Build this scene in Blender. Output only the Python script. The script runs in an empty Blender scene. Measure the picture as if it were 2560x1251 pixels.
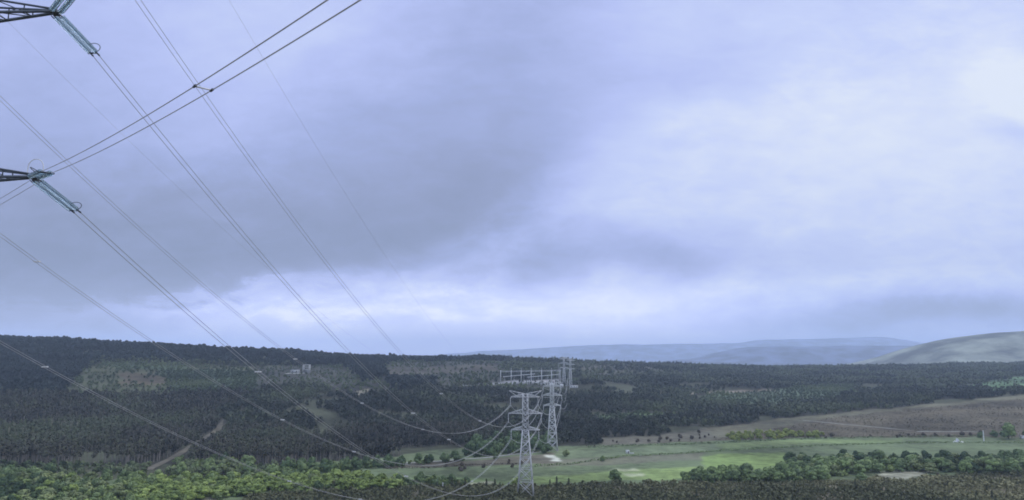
import bpy, math, random
import numpy as np
random.seed(7)
R = np.random.default_rng(11)
SC = bpy.context.scene
COL = SC.collection

# ------------------------------------------------------------------ camera model (metres; camera at the origin, looking along +Y)
F = 1828.0
PITCH = math.atan((900 - 625.5) / F)
CP, SP = math.cos(PITCH), math.sin(PITCH)


def ray(px, py):
    """slope pair (x/Y, z/Y) of the direction seen at a photo pixel"""
    xc = (np.asarray(px, float) - 1280) / F
    yc = (625.5 - np.asarray(py, float)) / F
    fw = CP - yc * SP
    return xc / fw, (yc * CP + SP) / fw


def at(px, py, Y):
    u, v = ray(px, py)
    return (float(u) * Y, Y, float(v) * Y)


def proj(x, y, z):
    y = np.maximum(y, 1e-3)
    fw = y * CP + z * SP
    up = -y * SP + z * CP
    return 1280 + F * x / fw, 625.5 - F * up / fw


# ------------------------------------------------------------------ numpy noise
def _hash(ix, iy, s):
    n = (ix.astype(np.int64) * 374761393 + iy.astype(np.int64) * 668265263 + s * 974634721) & 0x7fffffff
    n = ((n ^ (n >> 13)) * 1274126177) & 0x7fffffff
    return ((n ^ (n >> 16)) & 0xffff) / 65535.0


def vnoise(x, y, s=0):
    ix, iy = np.floor(x), np.floor(y)
    fx, fy = x - ix, y - iy
    fx, fy = fx * fx * (3 - 2 * fx), fy * fy * (3 - 2 * fy)
    a, b = _hash(ix, iy, s), _hash(ix + 1, iy, s)
    c, d = _hash(ix, iy + 1, s), _hash(ix + 1, iy + 1, s)
    return (a * (1 - fx) + b * fx) * (1 - fy) + (c * (1 - fx) + d * fx) * fy


def fbm(x, y, s=0, o=4):
    x, y = np.asarray(x, float), np.asarray(y, float)
    t, a, n = 0, .5, 0
    for k in range(o):
        t = t + a * vnoise(x * 2 ** k, y * 2 ** k, s + k * 17)
        n += a
        a *= .5
    return t / n


# ------------------------------------------------------------------ terrain: height over (azimuth, distance)
NEAR = [(0, -22), (40, -23), (70, -26), (150, -44), (250, -61), (330, -70)]
TAB = {  # photo column : list of (distance, ground row at that distance)
    -500: [(400, 1240), (520, 1161), (700, 1075), (900, 985), (1200, 890), (1500, 835), (1700, 845)],
    0: [(400, 1240), (520, 1161), (700, 1080), (900, 998), (1200, 908), (1500, 846), (1700, 850)],
    320: [(400, 1240), (520, 1161), (700, 1090), (900, 1008), (1200, 925), (1500, 868), (1700, 872)],
    640: [(400, 1240), (530, 1157), (700, 1092), (900, 1015), (1150, 945), (1500, 883), (1700, 886)],
    960: [(400, 1240), (530, 1157), (640, 1113), (800, 1055), (1000, 985), (1250, 938), (1600, 898), (1800, 900)],
    1280: [(400, 1240), (530, 1157), (640, 1113), (750, 1075), (950, 1008), (1200, 960), (1500, 925), (1850, 898), (2000, 900)],
    1600: [(400, 1240), (530, 1157), (640, 1113), (720, 1090), (850, 1055), (1100, 998), (1500, 950), (2050, 911), (2200, 913)],
    1920: [(400, 1240), (530, 1157), (640, 1113), (720, 1092), (860, 1055), (1100, 1012), (1500, 960), (2250, 921), (2400, 922)],
    2240: [(400, 1240), (530, 1157), (640, 1113), (730, 1090), (860, 1050), (1000, 1014), (1200, 995), (1600, 953), (2300, 917), (2500, 919)],
    2560: [(400, 1240), (530, 1157), (640, 1113), (740, 1085), (900, 1030), (1100, 981), (1300, 966), (1700, 938), (2300, 912), (2500, 914)],
    3060: [(400, 1240), (530, 1157), (640, 1113), (740, 1080), (900, 1015), (1100, 960), (1300, 950), (1700, 925), (2300, 900), (2500, 902)],
}
UG = np.linspace(-1.0, 1.0, 161)
LD = np.linspace(math.log(20), math.log(12500), 420)
DG = np.exp(LD)
_cols, _cz = [], []
for px in sorted(TAB):
    ds = [d for d, _ in NEAR]
    zs = [z for _, z in NEAR]
    for d, row in TAB[px]:
        ds.append(d)
        zs.append(float(ray(px, row)[1]) * d)
    last = ds[-1]
    ds += [last + 700, last + 2500, 12500]
    zs += [min(zs[-1], 0) - 25, -60, -60]
    _cols.append(float(ray(px, 1000)[0]))
    _cz.append(np.interp(DG, ds, zs))
_cz = np.array(_cz)
ZG = np.array([[0.0]])
ZG = np.stack([np.interp(UG, _cols, _cz[:, j]) for j in range(len(DG))], 1)


def _smooth(a, k, axis):
    ker = np.hanning(2 * k + 3)[1:-1]
    ker /= ker.sum()
    pad = [(0, 0)] * a.ndim
    pad[axis] = (k, k)
    return np.apply_along_axis(lambda v: np.convolve(v, ker, 'valid'), axis, np.pad(a, pad, mode='edge'))


ZG = _smooth(_smooth(ZG, 6, 0), 5, 1)


def terr(x, y):
    x, y = np.asarray(x, float), np.asarray(y, float)
    az = np.arctan2(x, y)
    r = np.hypot(x, y)
    azc = np.clip(az, -.75, .75)
    u = np.tan(azc)
    d = np.maximum(r * np.cos(azc), 20.001)
    i = np.clip((u - UG[0]) / (UG[1] - UG[0]), 0, len(UG) - 1.001)
    j = np.clip((np.log(d) - LD[0]) / (LD[1] - LD[0]), 0, len(LD) - 1.001)
    i0, j0 = i.astype(int), j.astype(int)
    fi, fj = i - i0, j - j0
    z = (ZG[i0, j0] * (1 - fi) + ZG[i0 + 1, j0] * fi) * (1 - fj) + (ZG[i0, j0 + 1] * (1 - fi) + ZG[i0 + 1, j0 + 1] * fi) * fj
    amp = np.clip((d - 650) / 600, 0, 1)
    return z + amp * (fbm(x / 130, y / 130, 3, 3) - .5) * 9 + (fbm(x / 25, y / 25, 9, 2) - .5) * .8


_DS = np.exp(np.linspace(math.log(330), math.log(2600), 900))


def ground_at(px, row):
    """first ground point met by the sight line (array in, x y z out)"""
    px, row = np.atleast_1d(np.asarray(px, float)), np.atleast_1d(np.asarray(row, float))
    u, v = ray(px, row)
    X = u[:, None] * _DS[None, :]
    Z = terr(X, np.broadcast_to(_DS, X.shape))
    hit = Z >= v[:, None] * _DS[None, :]
    k = np.where(hit.any(1), hit.argmax(1), len(_DS) - 1)
    d = _DS[k]
    x = u * d
    return x, d, terr(x, d)


# ------------------------------------------------------------------ land cover (polygons given as seen from the photo's viewpoint, laid on the terrain)
def inpoly(px, py, poly):
    ins = np.zeros(px.shape, bool)
    n = len(poly)
    j = n - 1
    for i in range(n):
        xi, yi = poly[i]
        xj, yj = poly[j]
        c = ((yi > py) != (yj > py)) & (px < (xj - xi) * (py - yi) / (yj - yi + 1e-9) + xi)
        ins ^= c
        j = i
    return ins


ZONES = [  # name, polygon, ground colour, vegetation kind, spacing
    ('mixed', [(-900, 700), (3600, 700), (3600, 1130), (-900, 1130)], (.045, .045, .034), 'mixed', 7.0),
    ('field', [(-900, 1160), (640, 1166), (700, 1162), (920, 1138), (1180, 1118), (1390, 1116), (1500, 1112), (1800, 1100), (2060, 1094), (3600, 1090), (3600, 1500), (-900, 1500)], (.118, .152, .078), None, 0),
    ('brush', [(-900, 1164), (560, 1164), (640, 1170), (700, 1180), (640, 1196), (300, 1200), (-900, 1205)], (.062, .066, .04), 'scrub', 5.5),
    ('ever', [(-900, 700), (900, 780), (1420, 880), (1420, 898), (1000, 908), (760, 915), (640, 914), (420, 905), (250, 902), (185, 945), (150, 985), (-900, 1010)], (.024, .030, .026), 'ever', 5.8),
    ('olive', [(250, 906), (420, 908), (640, 920), (650, 988), (380, 992), (140, 992), (185, 945)], (.072, .08, .045), 'scrub', 9),
    ('rust', [(300, 932), (430, 936), (450, 962), (300, 966)], (.105, .088, .055), 'scrub', 16),
    ('scrubby', [(400, 922), (640, 928), (640, 992), (430, 988)], (.06, .085, .05), 'scrub', 6),
    ('scrubtop', [(255, 905), (470, 908), (470, 926), (300, 924)], (.06, .085, .05), 'scrub', 6),
    ('bare', [(-900, 998), (150, 990), (640, 990), (900, 1002), (1250, 985), (1300, 1010), (1260, 1088), (1000, 1140), (700, 1164), (560, 1162), (0, 1166), (-900, 1170)], (.038, .039, .030), 'bare', 5.2),
    ('mixwood', [(560, 1080), (540, 1040), (640, 990), (900, 992), (1270, 972), (1270, 1062), (900, 1085)], (.05, .05, .038), 'mixed', 6.2),
    ('moor', [(640, 920), (1000, 906), (1270, 903), (1270, 952), (1000, 976), (900, 996), (760, 966), (640, 976)], (.054, .056, .046), 'scrub', 11),
    ('moor2', [(880, 925), (1240, 912), (1245, 930), (960, 940)], (.078, .072, .056), 'scrub', 22),
    ('copse', [(975, 952), (1080, 945), (1095, 968), (975, 978)], (.04, .045, .04), 'ever', 6),
    ('copse2', [(855, 905), (965, 902), (960, 948), (905, 958)], (.04, .045, .04), 'ever', 6.5),
    ('gravel', [(1180, 960), (1300, 952), (1450, 945), (1460, 951), (1300, 959), (1170, 965), (980, 984), (975, 982)], (.24, .24, .24), None, 0),
    ('yardfront', [(1150, 970), (1300, 960), (1450, 950), (1460, 962), (1300, 972), (1150, 980)], (.05, .052, .04), 'scrub', 9),
    ('glade', [(905, 972), (920, 972), (900, 994), (884, 994)], (.24, .22, .16), None, 0),
    ('moor3', [(1440, 908), (1620, 916), (1720, 938), (1500, 945), (1430, 932)], (.085, .082, .062), 'mixed', 16),
    ('grove', [(1740, 1008), (1780, 985), (2130, 960), (2150, 988), (2000, 1012)], (.085, .115, .07), 'scrub', 8),
    ('strip', [(1640, 984), (1920, 974), (1940, 979), (1640, 990)], (.24, .20, .15), None, 0),
    ('grove2', [(1420, 1066), (1480, 1040), (1600, 1030), (1720, 1040), (1600, 1060)], (.085, .12, .06), 'scrub', 7),
    ('mead', [(2400, 968), (2560, 942), (2700, 950), (2700, 972), (2480, 980)], (.10, .17, .08), 'scrub', 20),
    ('slope', [(1390, 1128), (1560, 1106), (1700, 1082), (1900, 1054), (2150, 1028), (2400, 1004), (2800, 962), (3600, 940), (3600, 1092), (2060, 1094), (1800, 1101), (1500, 1116)], (.098, .086, .058), 'heather', 4),
    ('lip', [(1700, 1084), (1950, 1048), (2400, 1004), (2800, 962), (2800, 974), (2200, 1032), (2010, 1054), (1880, 1090), (1600, 1112)], (.125, .122, .08), None, 0),
    ('rough', [(1500, 1095), (1640, 1092), (1760, 1072), (1800, 1100), (1500, 1116)], (.12, .115, .085), None, 0),
    ('pinkfield', [(1340, 1150), (1560, 1142), (1760, 1132), (1760, 1150), (1500, 1164), (1340, 1168)], (.128, .132, .088), None, 0),
    ('palefield', [(1400, 1128), (1600, 1118), (1800, 1110), (1800, 1126), (1560, 1138), (1400, 1146)], (.135, .17, .095), None, 0),
    ('brownpatch', [(960, 1158), (1180, 1152), (1390, 1132), (1390, 1158), (1200, 1166), (960, 1172)], (.112, .105, .075), None, 0),
    ('lush', [(1755, 1143), (1830, 1132), (1960, 1132), (1970, 1160), (1900, 1176), (1760, 1170)], (.16, .225, .075), None, 0),
    ('lushb', [(1800, 1108), (2000, 1100), (2260, 1099), (2260, 1106), (2000, 1110), (1900, 1124), (1800, 1124)], (.15, .20, .085), None, 0),
    ('lush2', [(1330, 1194), (1500, 1182), (1620, 1172), (1760, 1168), (1780, 1182), (1690, 1200), (1560, 1200), (1440, 1206), (1330, 1212)], (.185, .25, .09), None, 0),
    ('pale', [(1530, 1173), (1600, 1171), (1600, 1177), (1530, 1178)], (.36, .38, .24), None, 0),
    ('pale2', [(1556, 1184), (1610, 1184), (1600, 1192), (1570, 1192)], (.33, .36, .22), None, 0),
    ('edge', [(930, 1196), (1100, 1190), (1300, 1204), (1300, 1215), (1050, 1212), (940, 1206)], (.15, .21, .085), None, 0),
    ('sandw', [(1165, 1207), (1230, 1204), (1245, 1210), (1170, 1216)], (.42, .42, .30), None, 0),
    ('sandv', [(1100, 1210), (1140, 1208), (1140, 1216), (1106, 1218)], (.34, .36, .25), None, 0),
    ('sand', [(2190, 1187), (2230, 1175), (2300, 1172), (2330, 1178), (2290, 1192), (2235, 1204), (2190, 1203)], (.37, .37, .27), None, 0),
    ('sandpad', [(1367, 1137), (1390, 1137), (1397, 1154), (1375, 1155)], (.45, .46, .38), None, 0),
    ('sandl', [(440, 1252), (540, 1236), (560, 1240), (500, 1270), (430, 1270)], (.36, .36, .26), None, 0),
    ('sandl2', [(96, 1236), (140, 1232), (140, 1240), (96, 1242)], (.34, .36, .26), None, 0),
    ('heath', [(560, 1290), (620, 1238), (860, 1222), (1100, 1217), (1400, 1214), (1700, 1209), (2060, 1205), (2190, 1200), (2260, 1206), (2330, 1194), (2600, 1178), (3600, 1170), (3600, 1500), (560, 1500)], (.15, .135, .09), 'heath', 0),
]


def zone_of(px, row, warp=True):
    if warp:
        px = px + (fbm(px / 30, row / 7, 41, 4) - .5) * 44
        row = row + (fbm(px / 30, row / 8, 57, 4) - .5) * 8
    z = np.full(px.shape, 1)
    for k, zz in enumerate(ZONES):
        z[inpoly(px, row, zz[1])] = k
    return z


# ------------------------------------------------------------------ object helpers
def tag(o, label=None, cat=None, group=None, kind=None):
    if label: o['label'] = label
    if cat: o['category'] = cat
    if group: o['group'] = group
    if kind: o['kind'] = kind
    return o


def empty(name, loc, rz=0, **k):
    o = bpy.data.objects.new(name, None)
    o.empty_display_size = 1
    COL.objects.link(o)
    o.location = loc
    o.rotation_euler = (0, 0, rz)
    return tag(o, **k)


def np_mesh(name, verts, faces, mat, tint=None, smooth=False, color=None):
    """faces: int array (n,k) or a list of such arrays"""
    me = bpy.data.meshes.new(name)
    if not isinstance(faces, list): faces = [faces]
    faces = [np.asarray(f, np.int32) for f in faces if len(f)]
    verts = np.asarray(verts, np.float32)
    nl = sum(f.size for f in faces)
    nf = sum(len(f) for f in faces)
    me.vertices.add(len(verts))
    me.vertices.foreach_set('co', verts.ravel())
    me.loops.add(nl)
    me.loops.foreach_set('vertex_index', np.concatenate([f.ravel() for f in faces]))
    me.polygons.add(nf)
    st, o = [], 0
    for f in faces:
        st.append(o + np.arange(len(f)) * f.shape[1])
        o += f.size
    me.polygons.foreach_set('loop_start', np.concatenate(st).astype(np.int32))
    if smooth:
        me.polygons.foreach_set('use_smooth', np.ones(nf, bool))
    if tint is not None:
        a = me.attributes.new('tint', 'FLOAT', 'POINT')
        a.data.foreach_set('value', np.asarray(tint, np.float32))
    if color is not None:
        a = me.attributes.new('cover', 'FLOAT_COLOR', 'POINT')
        c = np.ones((len(verts), 4), np.float32)
        c[:, :3] = color
        a.data.foreach_set('color', c.ravel())
    me.update(calc_edges=True)
    me.materials.append(mat)
    return me


def link(name, me, parent=None, loc=(0, 0, 0), rz=0):
    o = bpy.data.objects.new(name, me)
    COL.objects.link(o)
    o.location = loc
    o.rotation_euler = (0, 0, rz)
    if parent: o.parent = parent
    return o


class MB:
    def __init__(s):
        s.v, s.f = [], []

    def bar(s, p, q, w, w2=None, n=4):
        p, q = np.array(p, float), np.array(q, float)
        d = q - p
        L = np.linalg.norm(d)
        if L < 1e-6: return s
        d /= L
        up = np.array((0, 0, 1.)) if abs(d[2]) < .9 else np.array((0, 1., 0))
        a = np.cross(d, up); a /= np.linalg.norm(a)
        b = np.cross(d, a)
        o = len(s.v)
        for c, r in ((p, w / 2), (q, (w2 or w) / 2)):
            for k in range(n):
                t = 2 * math.pi * (k + .5) / n
                s.v.append(c + (a * math.cos(t) + b * math.sin(t)) * r * (1.414 if n == 4 else 1))
        for k in range(n):
            s.f.append((o + k, o + (k + 1) % n, o + n + (k + 1) % n, o + n + k))
        if n == 4:
            s.f += [(o + 3, o + 2, o + 1, o), (o + 4, o + 5, o + 6, o + 7)]
        return s

    def box(s, c, d, rz=0):
        o = len(s.v)
        cs, sn = math.cos(rz), math.sin(rz)
        for dz in (-1, 1):
            for dx, dy in ((-1, -1), (1, -1), (1, 1), (-1, 1)):
                x, y = dx * d[0] / 2, dy * d[1] / 2
                s.v.append(np.array((c[0] + x * cs - y * sn, c[1] + x * sn + y * cs, c[2] + dz * d[2] / 2)))
        s.f += [(o + 3, o + 2, o + 1, o), (o + 4, o + 5, o + 6, o + 7)]
        for k in range(4):
            s.f.append((o + k, o + (k + 1) % 4, o + 4 + (k + 1) % 4, o + 4 + k))
        return s

    def quad(s, *p):
        o = len(s.v)
        s.v += [np.array(q, float) for q in p]
        s.f.append(tuple(range(o, o + 4)))
        return s

    def sweep(s, pts, rad, n=6):
        pts = np.array(pts, float)
        rad = np.broadcast_to(rad, (len(pts),))
        tg = np.gradient(pts, axis=0)
        tg /= np.linalg.norm(tg, axis=1)[:, None]
        ref = np.array((0, 0, 1.)) if abs(tg[0][2]) < .95 else np.array((1., 0, 0))
        a = np.cross(tg, ref); a /= np.linalg.norm(a, axis=1)[:, None]
        b = np.cross(tg, a)
        o = len(s.v)
        for i in range(len(pts)):
            for k in range(n):
                t = 2 * math.pi * k / n
                s.v.append(pts[i] + (a[i] * math.cos(t) + b[i] * math.sin(t)) * rad[i])
        for i in range(len(pts) - 1):
            for k in range(n):
                s.f.append((o + i * n + k, o + i * n + (k + 1) % n, o + (i + 1) * n + (k + 1) % n, o + (i + 1) * n + k))
        return s

    def mesh(s, name, mat, smooth=False):
        return np_mesh(name, np.array(s.v), np.array(s.f), mat, smooth=smooth)

    def build(s, name, mat, parent=None, smooth=False, loc=(0, 0, 0)):
        return link(name, s.mesh(name, mat, smooth), parent, loc)


# ------------------------------------------------------------------ materials
def newmat(name):
    m = bpy.data.materials.new(name)
    m.use_nodes = True
    return m, m.node_tree.nodes, m.node_tree.links, m.node_tree.nodes['Principled BSDF']


def simple(name, col, rough=.6, metal=0, var=.25, scale=3, coat=0):
    m, N, L, b = newmat(name)
    tc = N.new('ShaderNodeTexCoord')
    nz = N.new('ShaderNodeTexNoise'); nz.inputs['Scale'].default_value = scale; nz.inputs['Detail'].default_value = 4
    L.new(tc.outputs['Object'], nz.inputs['Vector'])
    mr = N.new('ShaderNodeMapRange'); mr.inputs[1].default_value = .3; mr.inputs[2].default_value = .7
    mr.inputs[3].default_value = 1 - var; mr.inputs[4].default_value = 1 + var * .4
    L.new(nz.outputs[0], mr.inputs[0])
    mx = N.new('ShaderNodeVectorMath'); mx.operation = 'SCALE'; mx.inputs[0].default_value = col
    L.new(mr.outputs[0], mx.inputs['Scale'])
    L.new(mx.outputs[0], b.inputs['Base Color'])
    b.inputs['Roughness'].default_value = rough
    b.inputs['Metallic'].default_value = metal
    return m


def leafmat(name, dark, light, hue=None, rough=.7, per_object=.45):
    m, N, L, b = newmat(name)
    at_ = N.new('ShaderNodeAttribute'); at_.attribute_name = 'tint'
    oi = N.new('ShaderNodeObjectInfo')
    s1 = N.new('ShaderNodeMath'); s1.operation = 'MULTIPLY'; s1.inputs[1].default_value = 1 - per_object
    s2 = N.new('ShaderNodeMath'); s2.operation = 'MULTIPLY_ADD'; s2.inputs[1].default_value = per_object
    L.new(at_.outputs['Fac'], s1.inputs[0]); L.new(oi.outputs['Random'], s2.inputs[0]); L.new(s1.outputs[0], s2.inputs[2])
    cr = N.new('ShaderNodeValToRGB')
    cr.color_ramp.elements[0].color = (*dark, 1); cr.color_ramp.elements[1].color = (*light, 1)
    if hue:
        e = cr.color_ramp.elements.new(.55); e.color = (*hue, 1)
    L.new(s2.outputs[0], cr.inputs[0])
    L.new(cr.outputs[0], b.inputs['Base Color'])
    b.inputs['Roughness'].default_value = rough
    b.inputs['Specular IOR Level'].default_value = .25
    return m


M = {}
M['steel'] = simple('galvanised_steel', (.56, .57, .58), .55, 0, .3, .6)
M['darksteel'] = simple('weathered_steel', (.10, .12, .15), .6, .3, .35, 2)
M['cable'] = simple('aluminium_cable', (.38, .39, .40), .5, 0, .2, .3)
M['nearcable'] = simple('dark_aluminium_cable', (.42, .43, .46), .5, 0, .2, .3)
M['spacer'] = simple('bright_aluminium', (.66, .67, .68), .4, 0, .05, 5)
M['white'] = simple('white_paint', (.74, .75, .76), .6, 0, .15, 1)
M['concrete'] = simple('concrete', (.34, .34, .32), .9, 0, .3, 1)
M['weathered'] = simple('weathered_render', (.46, .47, .48), .8, 0, .3, .4)
M['dark'] = simple('dark_opening', (.03, .035, .04), .5, 0, .2, 2)
M['roof'] = simple('grey_roof', (.45, .46, .48), .8, 0, .2, 1)
M['bark'] = simple('bark', (.10, .085, .07), .9, 0, .4, 3)
M['palebark'] = simple('pale_bark', (.29, .26, .23), .9, 0, .4, 3)
M['track'] = simple('track_dirt', (.125, .112, .08), .95, 0, .6, .12)
M['greytrack'] = simple('track_gravel', (.32, .32, .29), .95, 0, .3, .25)
mg, N, L, b = newmat('insulator_glass')
b.inputs['Base Color'].default_value = (.82, .94, 1.0, 1)
b.inputs['Transmission Weight'].default_value = 1.0
b.inputs['IOR'].default_value = 1.18
nz = N.new('ShaderNodeTexNoise'); nz.inputs['Scale'].default_value = 4
mr = N.new('ShaderNodeMapRange'); mr.inputs[3].default_value = .04; mr.inputs[4].default_value = .18
L.new(nz.outputs[0], mr.inputs[0]); L.new(mr.outputs[0], b.inputs['Roughness'])
tl = N.new('ShaderNodeBsdfTranslucent'); tl.inputs['Color'].default_value = (.70, .88, 1.0, 1)
ms = N.new('ShaderNodeMixShader'); ms.inputs[0].default_value = .16
L.new(b.outputs[0], ms.inputs[1]); L.new(tl.outputs[0], ms.inputs[2]); L.new(ms.outputs[0], N['Material Output'].inputs['Surface'])
M['glass'] = mg
M['ever'] = leafmat('evergreen_needles', (.008, .016, .019), (.025, .038, .037), per_object=0)
M['bare'] = leafmat('scorched_needles', (.020, .023, .019), (.064, .080, .042), (.047, .048, .034), per_object=0)
M['bareobj'] = leafmat('scorched_needles_near', (.022, .025, .020), (.072, .082, .046), (.048, .049, .034), per_object=.5)
M['mixed'] = leafmat('mixed_wood_leaves', (.020, .028, .022), (.085, .105, .055), (.044, .056, .036), per_object=0)
M['scrub'] = leafmat('scrub_leaves', (.045, .068, .035), (.13, .16, .075), (.075, .105, .05), per_object=0)
M['under'] = leafmat('undergrowth_leaves', (.045, .07, .026), (.19, .245, .08), (.11, .155, .05), per_object=0)
M['heath'] = leafmat('heath_twigs', (.085, .092, .042), (.23, .22, .11), (.15, .152, .072), per_object=0)
M['heather'] = leafmat('heather_twigs', (.084, .074, .048), (.135, .13, .078), (.106, .092, .060), per_object=0)
M['leafbright'] = leafmat('bright_spring_leaves', (.075, .115, .03), (.33, .41, .11), (.20, .265, .068))
M['leafolive'] = leafmat('olive_leaves', (.085, .11, .045), (.30, .35, .145), (.175, .215, .088))
M['leafgreen'] = leafmat('green_leaves', (.042, .075, .034), (.16, .23, .09), (.09, .14, .058))
M['leafdark'] = leafmat('dark_leaves', (.05, .08, .038), (.24, .32, .115), (.135, .195, .072))
M['beltleaf'] = leafmat('belt_leaves', (.042, .075, .034), (.20, .265, .105), (.10, .15, .062), per_object=0)
M['gorse'] = leafmat('yellow_green_leaves', (.13, .165, .045), (.36, .38, .10), (.22, .26, .07))
M['youngpine'] = leafmat('young_needles', (.026, .034, .018), (.075, .085, .04), per_object=.5)
M['brownshrub'] = leafmat('brown_twigs', (.05, .044, .034), (.12, .10, .075), per_object=.5)

# ground: land-cover colours carried by the terrain mesh, broken up by noise
gm, N, L, b = newmat('ground_cover')
a_ = N.new('ShaderNodeAttribute'); a_.attribute_name = 'cover'
geo = N.new('ShaderNodeNewGeometry')
n1 = N.new('ShaderNodeTexNoise'); n1.inputs['Scale'].default_value = .11; n1.inputs['Detail'].default_value = 8; n1.inputs['Roughness'].default_value = .74
n2 = N.new('ShaderNodeTexNoise'); n2.inputs['Scale'].default_value = .012; n2.inputs['Detail'].default_value = 5
for n in (n1, n2): L.new(geo.outputs['Position'], n.inputs['Vector'])
ad = N.new('ShaderNodeMath'); ad.operation = 'ADD'
L.new(n1.outputs[0], ad.inputs[0]); L.new(n2.outputs[0], ad.inputs[1])
mr = N.new('ShaderNodeMapRange'); mr.inputs[1].default_value = .8; mr.inputs[2].default_value = 1.2; mr.inputs[3].default_value = .5; mr.inputs[4].default_value = 1.5
L.new(ad.outputs[0], mr.inputs[0])
vm = N.new('ShaderNodeVectorMath'); vm.operation = 'SCALE'
L.new(a_.outputs['Color'], vm.inputs[0]); L.new(mr.outputs[0], vm.inputs['Scale'])
L.new(vm.outputs[0], b.inputs['Base Color'])
bp = N.new('ShaderNodeBump'); bp.inputs['Strength'].default_value = .7; bp.inputs['Distance'].default_value = 1.2
L.new(n1.outputs[0], bp.inputs['Height']); L.new(bp.outputs[0], b.inputs['Normal'])
b.inputs['Roughness'].default_value = .95
b.inputs['Specular IOR Level'].default_value = .15

# ------------------------------------------------------------------ ground sheet (one sheet, polar grid finer inside the view)
azf = np.concatenate([np.linspace(-math.pi, -.72, 60)[:-1], np.linspace(-.72, .72, 900), np.linspace(.72, math.pi, 60)[1:]])
rf = np.concatenate([[0.5], np.linspace(20, 360, 24)[:-1], np.exp(np.linspace(math.log(360), math.log(2700), 520)), np.exp(np.linspace(math.log(2800), math.log(12000), 30))])
AZ, RR = np.meshgrid(azf, rf)
gx, gy = np.sin(AZ) * RR, np.cos(AZ) * RR
gz = terr(gx, gy)
ppx, prow = proj(gx, np.where(gy > 50, gy, 50), gz)
zid = zone_of(ppx, prow)
zid[(gy < 200) | (np.abs(AZ) > .9)] = len(ZONES) - 1
zc = np.array([z[2] for z in ZONES])[zid]
zc = zc * (1 + .35 * (fbm(gx / 60, gy / 60, 77, 4)[..., None] - .5) * np.array((1, .85, .6)))
zkind = np.array([str(z[3]) for z in ZONES])[zid]
gap = np.clip((.44 - fbm(gx / 60, gy / 60, 23, 4)) / .10, 0, 1)[..., None] * np.isin(zkind, ('bare', 'mixed', 'ever'))[..., None]
zc = zc * (1 - gap) + np.array((.060, .066, .040)) * gap
zc = _smooth(_smooth(zc, 2, 0), 2, 1)
far = gy > 2700
zc[far] = (.06, .065, .05)
nr, na = len(rf), len(azf)
idx = np.arange(nr * na).reshape(nr, na)
gf = np.stack([idx[:-1, :-1], idx[:-1, 1:], idx[1:, 1:], idx[1:, :-1]], -1).reshape(-1, 4)[:, ::-1]
ground = link('ground', np_mesh('ground', np.stack([gx, gy, gz], -1).reshape(-1, 3), gf, gm, smooth=True, color=zc.reshape(-1, 3)))
tag(ground, 'valley floor of fields and heath rising to wooded slopes', 'ground', kind='structure')


# ------------------------------------------------------------------ distant hills
def hill(label, prof, D, depth, col, seed, rough=14):
    m, N, L, b = newmat('hillside')
    geo = N.new('ShaderNodeNewGeometry')
    nz = N.new('ShaderNodeTexNoise'); nz.inputs['Scale'].default_value = .0045; nz.inputs['Detail'].default_value = 8; nz.inputs['Roughness'].default_value = .62
    L.new(geo.outputs['Position'], nz.inputs['Vector'])
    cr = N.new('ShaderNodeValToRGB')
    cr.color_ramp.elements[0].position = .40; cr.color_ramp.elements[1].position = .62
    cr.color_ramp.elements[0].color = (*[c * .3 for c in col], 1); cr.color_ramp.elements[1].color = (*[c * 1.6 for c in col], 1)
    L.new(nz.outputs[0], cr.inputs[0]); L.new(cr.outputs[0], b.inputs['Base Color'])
    b.inputs['Roughness'].default_value = 1
    xs = np.array([float(ray(p, r)[0]) * D for p, r in prof])
    hs = np.array([float(ray(p, r)[1]) * D for p, r in prof])
    X = np.linspace(xs[0], xs[-1], 260)
    H = np.interp(X, xs, hs)
    k = np.hanning(15); k /= k.sum()
    H = np.convolve(np.pad(H, 7, mode='edge'), k, 'valid')
    H = H + (fbm(X / (D * .022), X * 0, seed + 3, 4) - .5) * D * .0016
    S = np.linspace(-1, 1, 60)
    XX, SS = np.meshgrid(X, S)
    bump = np.cos(SS * math.pi / 2) ** 1.4
    base = -75
    Z = base + (H[None, :] - base) * bump + (fbm(XX / 420, SS * depth / 420, seed, 5) - .5) * rough * 5 * (1 - np.abs(SS) ** 4) * np.clip(1 - bump, .12, 1)
    Y = D + SS * depth
    n, mm = XX.shape
    idx = np.arange(n * mm).reshape(n, mm)
    f = np.stack([idx[:-1, :-1], idx[:-1, 1:], idx[1:, 1:], idx[1:, :-1]], -1).reshape(-1, 4)
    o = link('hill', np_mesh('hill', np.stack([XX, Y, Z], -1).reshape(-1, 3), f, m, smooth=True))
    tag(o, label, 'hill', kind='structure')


hill('palest far ridge on the horizon behind the pylons', [(900, 905), (1060, 890), (1190, 879), (1330, 872), (1480, 862), (1640, 861), (1840, 858), (1900, 850), (2060, 847), (2200, 842), (2290, 857), (2420, 880), (2600, 900)], 14000, 2000, (.14, .165, .29), 5)  # bluer than the ridge itself: some haze blue is painted into the colour
hill('blue wooded hill in front of the palest far ridge', [(1500, 915), (1640, 905), (1740, 896), (1800, 880), (1850, 869), (1960, 866), (2080, 865), (2240, 865), (2340, 872), (2480, 885), (2700, 905)], 8600, 1300, (.09, .11, .19), 8)  # haze blue painted into this base colour as well
hill('broad bare grassy hill at the right edge', [(2100, 925), (2200, 908), (2260, 884), (2300, 866), (2350, 852), (2400, 842), (2470, 834), (2560, 826), (2700, 818), (2900, 815), (3200, 830), (3500, 860)], 4200, 900, (.175, .19, .145), 12)

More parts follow.
